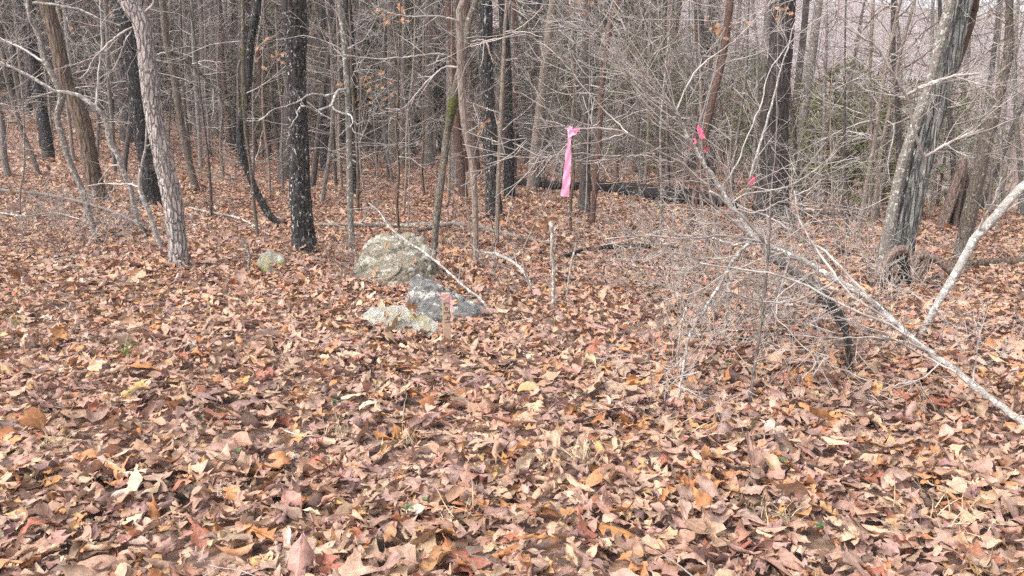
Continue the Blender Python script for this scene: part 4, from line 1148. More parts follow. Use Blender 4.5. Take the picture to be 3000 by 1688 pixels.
# ------------------------------------------------------------------ the lot stake
def tape(path, widths, mat, name, parent, wdir=(1, 0, 0), thick=0.0006):
    path = np.asarray(path, float)
    n = len(path)
    c = resample(np.c_[path, widths], n * 5)
    wd = unit(np.asarray(wdir, float))
    V = []
    for i, p in enumerate(c):
        tg = unit(c[min(i + 1, len(c) - 1), :3] - c[max(i - 1, 0), :3])
        w = unit(wd - (wd @ tg) * tg)
        nrm = np.cross(tg, w)
        for s_ in (-0.5, -0.25, 0.0, 0.25, 0.5):
            z_ = c[i, 3] * (0.10 * math.sin(7 * s_ + i * 0.55) + 0.05 * math.sin(i * 1.7 + s_ * 9))
            V.append(p[:3] + w * c[i, 3] * s_ * (1 + 0.05 * math.sin(i * 0.9)) + nrm * z_)
    V = np.array(V)
    k = 5
    i = np.arange(len(c) - 1)[:, None] * k + np.arange(k - 1)[None]
    Q = np.stack([i, i + 1, i + k + 1, i + k], -1).reshape(-1, 4)
    me = mesh_np(name, V, [Q], M[mat], False)
    o = obj(name, me, parent)
    return o

def stake():
    b = G(1311, 1016)
    b[2] += 0.015
    root = empty('lot_stake', b, 'short wooden survey stake hand-lettered LOT 91 with pink tape round its top', 'stake', rz=math.radians(9))
    root.rotation_euler = (0, math.radians(-1.2), math.radians(9))
    Y = b[1]; s = Y / F
    hgt = 160 * s; w = 0.05; d = 0.042
    bm = bmesh.new()
    # pointed foot, long body, slightly mushroomed top
    rings = [(-0.12, 0.012, 0.012), (0.0, w * 0.32, d * 0.4), (0.045, w * 0.5, d * 0.5), (hgt - 0.012, w * 0.5, d * 0.5), (hgt, w * 0.47, d * 0.47)]
    vs = [[bm.verts.new((sx * a, sy * c, z)) for sx, sy in ((-1, -1), (1, -1), (1, 1), (-1, 1))] for z, a, c in rings]
    for i in range(len(vs) - 1):
        for j in range(4): bm.faces.new((vs[i][j], vs[i][(j + 1) % 4], vs[i + 1][(j + 1) % 4], vs[i + 1][j]))
    bm.faces.new(vs[-1]); bm.faces.new(vs[0][::-1])
    bmesh.ops.bevel(bm, geom=[e for e in bm.edges if abs(e.verts[0].co.z - e.verts[1].co.z) > 0.05], offset=0.002, segments=2, affect='EDGES')
    me = bpy.data.meshes.new('post'); bm.to_mesh(me); bm.free(); me.materials.append(M['stake'])
    obj('post', me, root)
    # lettering LOT 91, reading downward: strokes in (along, across) units, turned a quarter to the right
    L = 0.036
    glyph = {'L': [[(0, 1), (0, 0), (0.55, 0)]], 'O': [[(0.1 + 0.26 * (1 + math.cos(a)), 0.1 + 0.26 * (1 + math.sin(a))) for a in np.linspace(0, 6.283, 14)]], 'T': [[(0, 1), (0.7, 0.98)], [(0.36, 0.98), (0.34, 0)], [(0.2, 0.0), (0.5, 0.0)]],
             '9': [[(0.55, 0.6), (0.3, 0.5), (0.06, 0.66), (0.1, 0.92), (0.36, 1.0), (0.55, 0.86), (0.56, 0.6), (0.56, 0.0)]], '1': [[(0.05, 0.8), (0.22, 1.0), (0.24, 0.0)]]}
    t = Tubes()
    zc = hgt - 0.062
    xs0 = 0.002
    for chh, adv in (('L', 0.7), ('O', 0.78), ('T', 1.1), ('9', 0.85), ('1', 0.5)):
        for stroke in glyph[chh]:
            pts = [(xs0 - 0.014 + q * L * 0.86 + rng.normal(0, 0.0004), -d * 0.5 - 0.0006, zc - a * L) for a, q in stroke]
            pts = resample(np.c_[np.array(pts), np.full(len(pts), 0.0021)], max(6, len(pts) * 3))
            t.add(pts[:, :3], pts[:, 3], 6)
        zc -= adv * L
    obj('lettering', t.mesh('lettering', M['ink']), root)
    # tape wound round the top
    ring = []
    hw, hd = w * 0.5 + 0.0012, d * 0.5 + 0.0012
    for x, y, z in ((-hw, -hd, hgt - 0.032), (-hw * 0.35, -hd, hgt - 0.036), (hw * 0.4, -hd, hgt - 0.02), (hw, -hd, hgt - 0.012), (hw, hd, hgt - 0.014), (-hw, hd, hgt - 0.03), (-hw, -hd, hgt - 0.031)):
        ring.append((x, y, z))
    me = bpy.data.meshes.new('tape_band')
    V = []; Fq = []
    for x, y, z in ring: V += [(x, y, z - 0.007), (x, y, z + 0.007)]
    for i in range(len(ring) - 1): Fq.append((2 * i, 2 * i + 2, 2 * i + 3, 2 * i + 1))
    me.from_pydata(V, [], Fq); me.materials.append(M['paleribbon'])
    obj('tape_band', me, root)
    tape([(hw + 0.002, -hd * 0.6, hgt - 0.01), (hw + 0.006, -hd * 0.8, hgt - 0.04), (hw + 0.009, -hd, hgt - 0.075), (hw + 0.012, -hd, hgt - 0.1), (hw + 0.008, -hd, hgt - 0.13), (hw + 0.009, -hd, hgt - 0.17), (hw + 0.007, -hd, hgt - 0.2)],
         [0.012, 0.013, 0.016, 0.014, 0.006, 0.006, 0.005], 'paleribbon', 'tape_tail', root)
    tape([(-hw + 0.002, -hd * 0.2, hgt - 0.02), (-hw - 0.008, -hd, hgt - 0.008), (-hw - 0.022, -hd, hgt + 0.002), (-hw - 0.034, -hd, hgt + 0.012)], [0.01, 0.011, 0.012, 0.012], 'rockwhite' if 'rockwhite' in M else 'paleribbon', 'tape_knot', root, wdir=(0, 0.3, 1))
stake()

# ------------------------------------------------------------------ pink ribbons
def ribbons():
    tip = FT['ribbon'][-1, :3]
    Y = tip[1]; 
    root = empty('flagging_ribbon', tip, 'long bright pink ribbon hanging knotted from a bare branch tip', 'ribbon')
    def loc(u, v, y=0.0): return P(u, v, Y + y) - tip
    px = Y / F
    tape([loc(1668, 374), loc(1669, 392, -0.01), loc(1668, 412, -0.012), loc(1666, 430, -0.014), loc(1664, 470, -0.012), loc(1661, 510, -0.01), loc(1658, 545, -0.012), loc(1654, 576, -0.01)], [w * px for w in (8, 11, 8, 12, 18, 21, 23, 24)], 'pink', 'tail', root)
    tape([loc(1667, 402, -0.014), loc(1676, 392, -0.02), loc(1686, 384, -0.02), loc(1698, 378, -0.012)], [w * px for w in (6, 12, 17, 5)], 'pink', 'loop', root, wdir=(0.5, 0, 1))
    tape([loc(1669, 372, 0.01), loc(1664, 378, -0.012), loc(1671, 386, -0.016), loc(1676, 378, -0.002), loc(1668, 371, 0.012)], [w * px for w in (5, 7, 8, 6, 5)], 'pink', 'knot', root, wdir=(0.2, 0, 1))
    Y2 = 5.6; px2 = Y2 / F
    o = P(2045, 370, Y2)
    # a slanting bare stem carries the small red-pink ribbons
    b = G(2112, 905)
    st = empty('dead_stick', b, 'thin bare stem carrying small red-pink ribbons behind the toppled tree', 'stick')
    cv = resample([[*(P(u, v, b[1])), pxw(w, b[1])] for u, v, w in ((2112, 915, 8), (2100, 700, 7), (2070, 500, 6), (2050, 400, 5), (2045, 368, 5), (2060, 330, 4), (2090, 220, 3))], 40, 0.003)
    t = Tubes(); t.add(cv[:, :3], cv[:, 3], 6); twig_parts(st, b, 'twig_grey', cv[:, :3], cv[:, 3], 12, (0.15, 0.5), 1)
    obj('stem', t.mesh('stem', M['twig_grey'], b), st)
    Y2 = b[1]; px2 = Y2 / F
    for lab, pts, ws in (('small red-pink ribbon strip slanting on a stem behind the toppled tree', [(2044, 369), (2050, 382), (2055, 394), (2061, 406)], (6, 12, 14, 10)),
                         ('tiny looped pink ribbon below the slanting red-pink strip', [(2022, 440), (2027, 425), (2024, 412), (2034, 408), (2037, 418), (2028, 424)], (5, 6, 7, 7, 6, 5)),
                         ('short pink ribbon end right of the tiny looped one', [(2060, 446), (2068, 438), (2074, 430)], (5, 10, 6))):
        q0 = P(*pts[0], Y2)
        r = empty('flagging_ribbon', q0, lab, 'ribbon')
        tape([P(u, v, Y2 - 0.012 * (i + 1)) - q0 for i, (u, v) in enumerate(pts)], [w * px2 for w in ws], 'hotpink', 'strip', r, wdir=(1, 0, 0.4))
    Y3 = 6.5; q0 = P(2197, 520, Y3)
    r = empty('flagging_ribbon', q0, 'small crimson ribbon tied by the massive furrowed trunk', 'ribbon')
    tape([P(u, v, Y3) - q0 for u, v in ((2202, 515), (2208, 525), (2200, 534), (2196, 542))], [w * Y3 / F for w in (7, 9, 8, 5)], 'hotpink', 'strip', r)
    b = G(2180, 815)
    st = empty('dead_stick', b, 'slanting pale stem carrying the small crimson ribbon', 'stick')
    cv = resample([[*(P(u, v, b[1] + (Y3 - b[1]) * f)), pxw(w, b[1])] for u, v, w, f in ((2178, 822, 8, 0), (2180, 700, 8, 0.4), (2190, 580, 8, 0.8), (2202, 512, 7, 1), (2240, 380, 6, 1), (2290, 200, 4, 1), (2330, 60, 3, 1))], 40, 0.003)
    t = Tubes(); t.add(cv[:, :3], cv[:, 3], 6); twig_parts(st, b, 'twig', cv[:, :3], cv[:, 3], 14, (0.2, 0.6), 1)
    obj('stem', t.mesh('stem', M['birch'], b), st)
ribbons()

# ------------------------------------------------------------------ prototypes for the woods behind
def proto_sapling(seed, h, r0, twig, bk, nb=26, brL=(0.5, 1.6), wig=0.05, lean=0.12, depth=2):
    root = empty('woodland_sapling', (0, 0, -50))
    ph = rng.uniform(0, 6.28)
    pts = walk((0, 0, -0.15), (lean * math.cos(ph), lean * math.sin(ph), 1), h, 14, wig, 0.5)
    rad = np.linspace(r0, r0 * 0.2, 15)
    t = Tubes(); t.add(pts, rad, 7)
    obj('trunk', t.mesh('trunk', M[bk]), root)
    t = Tubes()
    for q in range(nb):
        f = rng.uniform(0.12, 0.98); i = min(int(f * 14), 13)
        az = rng.uniform(0, 6.283); el = rng.uniform(-0.1, 0.85)
        grow(t, pts[i] + (pts[i + 1] - pts[i]) * (f * 14 - i), (math.cos(az) * math.cos(el), math.sin(az) * math.cos(el), math.sin(el)), rng.uniform(*brL) * (1.2 - 0.6 * f), max(rad[i] * 0.4, 0.003), depth, wig=0.17, up=0.2, kids=(2, 4), k=4, rmin=0.0024)
    obj('branches', t.mesh('branches', M[twig]), root)
    return root

def proto_tree(h, r0, bk, twig, first=0.2, nb=22):
    root = empty('woodland_tree', (0, 0, -50))
    ph = rng.uniform(0, 6.28); l = rng.uniform(0, 0.1)
    pts = walk((0, 0, -0.25), (l * math.cos(ph), l * math.sin(ph), 1), h, 18, 0.025, 0.3)
    rad = r0 * (1 - 0.75 * np.linspace(0, 1, 19) ** 1.2)
    t = Tubes(); t.add(pts, rad, 9, 0.05, 0.25)
    obj('trunk', t.mesh('trunk', M[bk]), root)
    t = Tubes()
    for q in range(nb):
        f = rng.uniform(first, 0.99); i = min(int(f * 18), 17)
        az = rng.uniform(0, 6.283); el = rng.uniform(0.0, 0.8)
        dead = f < 0.45
        grow(t, pts[i] + (pts[i + 1] - pts[i]) * (f * 18 - i), (math.cos(az) * math.cos(el), math.sin(az) * math.cos(el), math.sin(el)), rng.uniform(0.8, 2.2) if dead else rng.uniform(1.5, 4.2) * (1.2 - 0.5 * f), max(min(rad[i] * 0.35, 0.06 if not dead else 0.014), 0.005), 2, wig=0.16, up=0.3, kids=(3, 5), k=4, rmin=0.0035)
    obj('branches', t.mesh('branches', M[twig]), root)
    return root

def proto_shrub(twig, h, ns, depth=2):
    root = empty('bare_shrub', (0, 0, -50))
    t = Tubes()
    for q in range(ns):
        az = rng.uniform(0, 6.283); el = rng.uniform(0.7, 1.45)
        grow(t, (rng.normal(0, 0.06), rng.normal(0, 0.06), -0.05), (math.cos(az) * math.cos(el), math.sin(az) * math.cos(el), math.sin(el)), h * rng.uniform(0.55, 1.1), rng.uniform(0.004, 0.009), depth, wig=0.13, up=0.25, kids=(3, 6), k=4, rmin=0.0019)
    obj('stems', t.mesh('stems', M[twig]), root)
    return root

def proto_evergreen(mat, h, spread, nbr, nn, ln, name):
    root = empty(name, (0, 0, -50))
    pts = walk((0, 0, -0.2), (0, 0, 1), h, 10, 0.02, 0.2)
    rad = np.linspace(h * 0.014, 0.01, 11)
    t = Tubes(); t.add(pts, rad, 8)
    obj('trunk', t.mesh('trunk', M['red']), root)
    bt = Tubes(); A, B = [], []
    for q in range(nbr):
        f = rng.uniform(0.1, 1.0); i = min(int(f * 10), 9)
        p = pts[i] + (pts[i + 1] - pts[i]) * (f * 10 - i)
        az = rng.uniform(0, 6.283)
        L = spread * (1.1 - 0.85 * f) * rng.uniform(0.6, 1.15)
        w = walk(p, (math.cos(az), math.sin(az), rng.uniform(-0.1, 0.5)), L, 6, 0.16, -0.1)
        bt.add(w, np.linspace(0.012, 0.003, 7), 3, cap=False)
        m = int(nn * L)
        tt = rng.uniform(0.25, 1.05, m) * 6
        ii = np.minimum(tt.astype(int), 5)
        base = w[ii] + (w[ii + 1] - w[ii]) * (tt - ii)[:, None] + rng.normal(0, 0.05 * spread, (m, 3)) * np.array([1, 1, 0.6])
        dirs = (w[ii + 1] - w[ii]); dirs /= np.linalg.norm(dirs, axis=1, keepdims=True)
        dirs = dirs * 0.7 + rng.normal(0, 0.6, (m, 3)); dirs /= np.linalg.norm(dirs, axis=1, keepdims=True)
        A.append(base); B.append(dirs)
    obj('branches', bt.mesh('branches', M['twig_brown']), root)
    A = np.concatenate(A); D = np.concatenate(B); m = len(A)
    side = np.cross(D, rng.normal(0, 1, (m, 3))); side /= np.linalg.norm(side, axis=1, keepdims=True) + 1e-9
    l = rng.uniform(0.6, 1.3, m)[:, None] * ln; wd = rng.uniform(0.6, 1.2, m)[:, None] * ln * 0.09
    V = np.stack([A - side * wd, A + side * wd, A + D * l * 0.6 + side * wd * 1.6, A + D * l, A + D * l * 0.6 - side * wd * 1.6], 1).reshape(-1, 3)
    Fc = np.arange(m)[:, None] * 5 + np.arange(5)[None]
    obj('foliage', mesh_np('foliage', V, [Fc], M[mat], False), root)
    return root

sap = [proto_sapling(i, h, r0, tw, bk, nb) for i, (h, r0, tw, bk, nb) in enumerate([(5.5, 0.03, 'twig', 'lichen', 24), (6.5, 0.04, 'twig_grey', 'grey', 26), (4.5, 0.022, 'twig', 'grey', 22), (7.5, 0.05, 'twig_brown', 'gpine', 30), (5.0, 0.026, 'twig_brown', 'brown', 28), (6.0, 0.034, 'twig', 'tan', 24), (3.2, 0.016, 'twig', 'lichen', 18)])]
sap_lab = ['silvery twiggy sapling', 'mid-grey twiggy sapling', 'short pale-twigged grey sapling', 'tall dark sapling with brown twigs', 'brown-twigged small sapling', 'tan-stemmed pale-twigged sapling', 'knee-thin low pale sapling']
trp = [proto_tree(15, 0.13, 'grey', 'twig_grey', 0.15, 26), proto_tree(17, 0.18, 'gpine', 'twig_grey', 0.22, 24), proto_tree(13, 0.09, 'tan', 'twig_grey', 0.12, 28), proto_tree(16, 0.15, 'black', 'twig_brown', 0.2, 24), proto_tree(12, 0.075, 'lichen', 'twig', 0.12, 28), proto_tree(14, 0.1, 'red', 'twig_brown', 0.1, 30)]
tr_lab = ['grey-barked straight tree', 'dark grey thick tree', 'slim tan-barked tree', 'blackish tree', 'slim lichen-grey tree', 'reddish brown tree']
shr = [proto_shrub('twig', 1.9, 7), proto_shrub('twig_brown', 2.3, 8), proto_shrub('twig_grey', 1.5, 8), proto_shrub('twig_brown', 1.2, 9)]
sh_lab = ['pale bare shrub', 'tall brown bare shrub', 'low grey bare shrub', 'low reddish brown bare shrub']
evg = [proto_evergreen('needle', 4.2, 1.5, 70, 55, 0.14, 'cedar_tree'), proto_evergreen('needle_dark', 11.0, 3.0, 120, 60, 0.36, 'pine_tree'), proto_evergreen('needle_dark', 7.0, 2.4, 110, 60, 0.3, 'pine_tree')]
ev_lab = ['small olive-green feathery cedar', 'tall dark green pine', 'mid-height dark green pine']
def landmark(x, y):
    u = 1500 + F * x / (y * CP)
    return min(LM, key=lambda q: abs(q[0] - u))[1]
used = set()
def plant(protos, labs, i, x, y, sc, group):
    loc = (x, y, float(H(x, y)))
    rz = R.uniform(0, 6.283)
    key = id(protos[i])
    if key not in used:
        used.add(key); o = protos[i]
        o.location = loc; o.rotation_euler = (R.uniform(-.04, .04), R.uniform(-.04, .04), rz); o.scale = (sc, sc, sc)
    else:
        o = copy_tree(protos[i], loc, rz, sc)
        o.rotation_euler = (R.uniform(-.06, .06), R.uniform(-.06, .06), rz)
    far = ', far back' if y > 40 else ', deeper in' if y > 24 else ''
    tag(o, f'{labs[i]}{far}, behind {landmark(x, y)}', o.name.split('.')[0].replace('_', ' ').replace('woodland ', '').replace('bare ', ''), group)
    SITES.append((x, y))
    return o

KEEP = [(2270, 14, 95), (2700, 11.5, 120), (1440, 11, 45), (878, 9.5, 55), (2785, 13.5, 70), (440, 12, 60), (1712, 12, 35), (2850, 11, 60)]
def clear(x, y, d):
    u = 1500 + F * x / (y * CP)
    if any(y < Yk and abs(u - uk) < wk for uk, Yk, wk in KEEP): return False
    return all((x - a) ** 2 + (y - b) ** 2 > d * d for a, b in SITES)

def scatter(protos, labs, wts, n, y0, y1, az0, az1, dmin, scl, group, pw=2.0):
    k = 0; tries = 0
    while k < n and tries < n * 60:
        tries += 1
        y = (R.uniform(y0 ** pw, y1 ** pw)) ** (1 / pw)
        x = R.uniform(az0, az1) * y
        if not clear(x, y, dmin) or (0.03 < x / y < 0.29 and y < 15.5): continue
        i = R.choices(range(len(protos)), wts)[0]
        plant(protos, labs, i, x, y, R.uniform(*scl), group)
        k += 1
# trunks
scatter(trp, tr_lab, [1, 4, 1, 5, 1, 4], 42, 14.5, 34, -0.72, 0.02, 0.8, (0.5, 0.95), 'bare trees of the background woods', 1.4)
scatter(trp, tr_lab, [3, 3, 1, 2, 2, 1], 15, 18, 42, 0.28, 0.78, 1.2, (0.6, 1.0), 'bare trees of the background woods', 1.4)
scatter(trp, tr_lab, [3, 3, 3, 2, 3, 2], 80, 17, 42, -0.78, 0.28, 0.9, (0.75, 1.25), 'bare trees of the background woods', 1.6)
scatter(trp, tr_lab, [3, 2, 3, 2, 3, 2], 68, 40, 88, -0.8, 0.24, 1.4, (0.8, 1.35), 'bare trees of the background woods')
# saplings
scatter(sap, sap_lab, [3, 3, 3, 3, 3, 2, 2], 80, 14, 36, -0.75, 0.28, 0.5, (0.8, 1.3), 'saplings of the background woods', 1.5)
scatter(sap, sap_lab, [3, 3, 3, 2, 3, 3, 2], 34, 9.5, 18, 0.02, 0.68, 0.5, (0.7, 1.2), 'saplings of the background woods', 1.5)
scatter(sap, sap_lab, [3, 3, 3, 2, 3, 3, 1], 36, 32, 60, -0.75, 0.3, 0.7, (0.9, 1.5), 'saplings of the background woods', 1.5)
# shrubs
scatter(shr, sh_lab, [2, 3, 2, 3], 80, 13, 34, 0.05, 0.78, 0.4, (0.8, 1.3), 'bare shrubs among the trunks', 1.5)
scatter(shr, sh_lab, [2, 3, 2, 3], 60, 24, 48, -0.75, 0.2, 0.5, (0.9, 1.5), 'bare shrubs among the trunks', 1.5)
# evergreens
for u, v, Y, i, sc in ((2440, 330, 15, 0, 0.62), (2600, 420, 14, 0, 0.5), (2350, 380, 18, 0, 0.6), (2770, 380, 17, 0, 0.66), (1950, 330, 22, 0, 0.9), (2520, 260, 18, 0, 0.75), (2660, 300, 23, 0, 0.85), (2200, 470, 24, 0, 0.8), (2880, 330, 22, 0, 0.8), (2120, 420, 30, 0, 1.0), (770, 350, 30, 0, 1.1), (1640, 330, 32, 0, 1.2), (1850, 330, 28, 0, 1.1), (2560, 500, 15, 0, 0.6)):
    p = P(u, v, Y)
    plant(evg, ev_lab, i, p[0], Y, sc, 'evergreens in the background woods')
scatter(evg, ev_lab, [0, 3, 3], 80, 32, 66, -0.76, 0.2, 1.0, (0.8, 1.3), 'evergreens in the background woods')
scatter(evg, ev_lab, [1, 2, 2], 3, 40, 80, 0.14, 0.3, 2.0, (0.8, 1.2), 'evergreens in the background woods')

# ------------------------------------------------------------------ far wooded hillside: reads as one mass
def far_woods():
    r = np.random.default_rng(5)
    t = Tubes()
    for q in range(2300):
        y = r.uniform(85, 215); x = r.uniform(-0.85, 0.85) * y
        z = float(H(x, y)); h = r.uniform(9, 16)
        top = np.array([x + r.normal(0, 0.5), y + r.normal(0, 0.5), z + h])
        p0 = np.array([x, y, z - 0.5])
        t.add(np.array([p0, (p0 + top) / 2, top]), [0.13, 0.09, 0.03], 3, cap=False)
        for k in range(16):
            f = r.uniform(0.25, 1); p = p0 + (top - p0) * f
            a = r.uniform(0, 6.28); L = r.uniform(1.2, 3.6)
            e = p + np.array([math.cos(a) * L * 0.8, math.sin(a) * L * 0.8, r.uniform(0.1, 0.9) * L])
            t.add(np.array([p, e]), [0.045, 0.02], 3, cap=False)
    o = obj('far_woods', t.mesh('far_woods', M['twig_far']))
    tag(o, 'grey mass of bare woods on the hillside far behind', 'woods', kind='stuff')
far_woods()

# ------------------------------------------------------------------ near shrubs, grass tufts, weeds, hanging leaves
near_shrubs = [(1948, 1225, 'twig', 0.75, 5, 'thin pale shrub with zigzag stems rooted in front of the toppled tree'), (2050, 1000, 'twig', 0.8, 8, 'dense pale twiggy shrub under the toppled tree limbs'), (1880, 880, 'twig_grey', 0.75, 6, 'sparse grey shrub left of the toppled tree tangle'),
               (2330, 900, 'twig', 0.7, 7, 'pale low shrub around the black rotten snag'), (2180, 900, 'twig_grey', 0.9, 7, 'grey twig tangle at the foot of the grey whip stem'), (1760, 850, 'twig_grey', 0.5, 4, 'low thin-stemmed grey seedling shrub behind the cream stick'), (2560, 830, 'twig', 0.8, 6, 'pale shrub before the gnarled roots'),
               (1290, 740, 'twig_brown', 0.6, 4, 'small brown twig cluster at the right flank of the boulder'), (200, 760, 'twig_brown', 0.55, 6, 'brown bramble tangle among leaves left of the crooked saplings'), (330, 700, 'twig_grey', 0.7, 6, 'grey bramble tangle at the foot of the crooked saplings'), (60, 680, 'twig_grey', 0.7, 6, 'grey brambles at the far left edge of the litter'),
               (1500, 870, 'twig_grey', 0.45, 4, 'thin grey sprouts beside the hooked whitish branch'), (1330, 860, 'twig_brown', 0.35, 3, 'tiny brown sprouts on the dark slab rock'), (2750, 840, 'twig_grey', 0.6, 5, 'grey sprouts left of the pale bent pole'), (2900, 1000, 'twig_grey', 0.5, 3, 'thin sprouts right of the pale bent pole'), (1020, 830, 'twig_brown', 0.4, 5, 'brown twigs leaning on the left flank of the boulder'), (2420, 690, 'twig', 0.9, 7, 'pale shrub in front of the massive furrowed trunk'), (1900, 680, 'twig', 0.8, 6, 'pale upright shrub behind the thin black log')]
near_shrubs += [(1990, 860, 'twig', 0.75, 9, 'thick pale twig tangle left of the drooping pale limb'), (2120, 1010, 'twig', 0.6, 8, 'low bleached twig heap under the drooping pale limb'), (2260, 1010, 'twig_grey', 0.55, 7, 'grey sprouts right of the grey whip stem'), (2400, 1000, 'twig_grey', 0.5, 7, 'grey sprouts left of the black snag foot'),
                (2080, 780, 'twig', 0.8, 9, 'pale shrub thicket behind the drooping pale limb'), (2300, 780, 'twig', 0.8, 9, 'pale shrub thicket behind the toppled trunk'), (1830, 780, 'twig', 0.7, 7, 'pale shrub between the cream stick and the toppled tree'), (130, 690, 'twig_grey', 0.8, 8, 'grey bramble thicket left of the grey dogleg sapling'),
                (250, 720, 'twig', 0.6, 7, 'pale brambles at the foot of the grey dogleg sapling'), (420, 740, 'twig_grey', 0.6, 7, 'grey twigs between the crooked saplings and the pale tree'), (20, 740, 'twig_brown', 0.6, 7, 'brown bramble patch left of the short grey stick'), (1000, 790, 'twig_grey', 0.5, 7, 'grey twig spray before the left flank of the boulder'),
                (2640, 900, 'twig', 0.6, 6, 'pale twigs between toppled trunk and gnarled roots'), (2480, 760, 'twig_grey', 0.8, 7, 'grey shrub behind the toppled trunk near the gnarled roots')]
for u, v, tw, h, ns, lab in near_shrubs:
    b = G(u, v)
    root = empty('bare_shrub', b, lab, 'shrub')
    t = Tubes()
    for q in range(ns):
        az = rng.uniform(0, 6.283); el = rng.uniform(0.6, 1.45)
        grow(t, b + np.array([rng.normal(0, 0.08), rng.normal(0, 0.08), -0.03]), (math.cos(az) * math.cos(el), math.sin(az) * math.cos(el), math.sin(el)), h * rng.uniform(0.6, 1.15), rng.uniform(0.003, 0.006), 2, wig=0.17, up=0.15, kids=(3, 5), k=4, rmin=0.0016)
    obj('stems', t.mesh('stems', M[tw], b), root)
    SITES.append((b[0], b[1]))

def tuft(u, v, n, h, mat, label, spread=0.03, droop=0.5):
    b = G(u, v)
    root = empty('grass_tuft', b, label, 'grass tuft')
    V = []
    for q in range(n):
        a = rng.uniform(0, 6.283); el = rng.uniform(0.5, 1.5)
        w = walk((rng.normal(0, spread), rng.normal(0, spread), 0.05), (math.cos(a) * math.cos(el), math.sin(a) * math.cos(el), math.sin(el)), h * rng.uniform(0.5, 1.1), 5, 0.08, -droop * rng.uniform(0.2, 1.2))
        sd_ = unit(np.cross(w[-1] - w[0], rng.normal(0, 1, 3)))
        wd = 0.0016 * np.array([1, 1, 0.9, 0.7, 0.45, 0.1])
        V.append(np.stack([w - sd_ * wd[:, None], w + sd_ * wd[:, None]], 1).reshape(-1, 3))
    V = np.concatenate(V)
    i = np.arange(5) * 2
    q = np.stack([i, i + 1, i + 3, i + 2], -1)
    Q = (q[None] + (np.arange(n) * 12)[:, None, None]).reshape(-1, 4)
    obj('blades', mesh_np('blades', V, [Q], M[mat]), root)
tuft(375, 1065, 34, 0.16, 'green_grass', 'upright greenish grass tuft in the leaves below the pale tree', 0.018, 0.1)
tuft(1700, 1375, 46, 0.13, 'straw', 'straw-coloured grass tuft spread in the middle of the litter')
tuft(165, 1330, 30, 0.14, 'straw', 'dry grass tuft lying left among lobed leaves')
tuft(1000, 1300, 26, 0.12, 'straw', 'small dry grass tuft beside an orange leaf')
tuft(1200, 1330, 22, 0.13, 'straw', 'thin dry grass tuft in the central litter')
tuft(45, 975, 22, 0.14, 'green_grass', 'greenish grass wisp at the left edge of the litter', 0.02, 0.2)
tuft(2290, 1555, 26, 0.1, 'straw', 'short dry tuft between large leaves near the right')
tuft(2780, 1560, 46, 0.14, 'straw', 'wispy dry grass patch at the lower right', 0.09, 0.9)
tuft(1360, 1560, 16, 0.16, 'straw', 'few long dry blades bent over the leaves', 0.05, 0.8)
tuft(2075, 1290, 14, 0.16, 'straw', 'few bleached blades beside the thin pale shrub', 0.05, 0.8)

def weed(u, v, n, sc, label):
    b = G(u, v)
    root = empty('green_weed', b + np.array([0, 0, 0.075]), label, 'weed')
    for q in range(n):
        a = rng.uniform(0, 6.283); L = sc * rng.uniform(0.7, 1.2)
        N = 6
        tt = np.linspace(0, 1, N); w = 0.42 * np.sin(np.pi * tt ** 0.7) ** 0.7 + 0.01
        el = rng.uniform(0.2, 0.8)
        ctr = np.stack([tt * L * math.cos(el) + 0.3 * sc, 0 * tt, tt * L * math.sin(el) - 0.4 * L * tt ** 2 + rng.uniform(0, 0.5) * sc], -1)
        V = np.stack([ctr + np.stack([0 * w, -w * L, 0.1 * L + 0 * w], -1), ctr, ctr + np.stack([0 * w, w * L, 0.1 * L + 0 * w], -1)], 1).reshape(-1, 3)
        c, s_ = math.cos(a), math.sin(a)
        V = np.stack([V[:, 0] * c - V[:, 1] * s_, V[:, 0] * s_ + V[:, 1] * c, V[:, 2]], -1)
        i = np.arange(N - 1)[:, None] * 3 + np.arange(2)[None]
        Q = np.stack([i, i + 1, i + 4, i + 3], -1).reshape(-1, 4)
        obj('weed_leaf', mesh_np('weed_leaf', V, [Q], M['weed']), root)
for u, v, n, sc, lab in ((990, 1222, 12, 0.022, 'dark green weed sprig left of centre in the litter'), (388, 1195, 9, 0.022, 'green weed below an orange-brown leaf'), (420, 1182, 7, 0.02, 'paler weed beside the green one below an orange leaf'), (600, 1268, 5, 0.016, 'tiny weed leaf under pale curled leaves'),
                         (700, 1370, 7, 0.018, 'small weed sprig by a wide rounded leaf'), (1200, 1545, 9, 0.02, 'upright weed with oval leaves low in the litter'), (1243, 1528, 4, 0.018, 'round-leaved weed right of the upright one'), (2395, 1598, 8, 0.018, 'glossy weed near the large lobed leaf'),
                         (2290, 1400, 6, 0.018, 'yellow-green weed on a reddish leaf patch'), (2130, 1105, 6, 0.02, 'little weed near the grey whip stem'), (100, 1050, 6, 0.02, 'low weed beside the greenish grass wisp'), (1395, 1420, 5, 0.018, 'tiny weed left of the straw tuft')):
    weed(u, v, n, sc, lab)

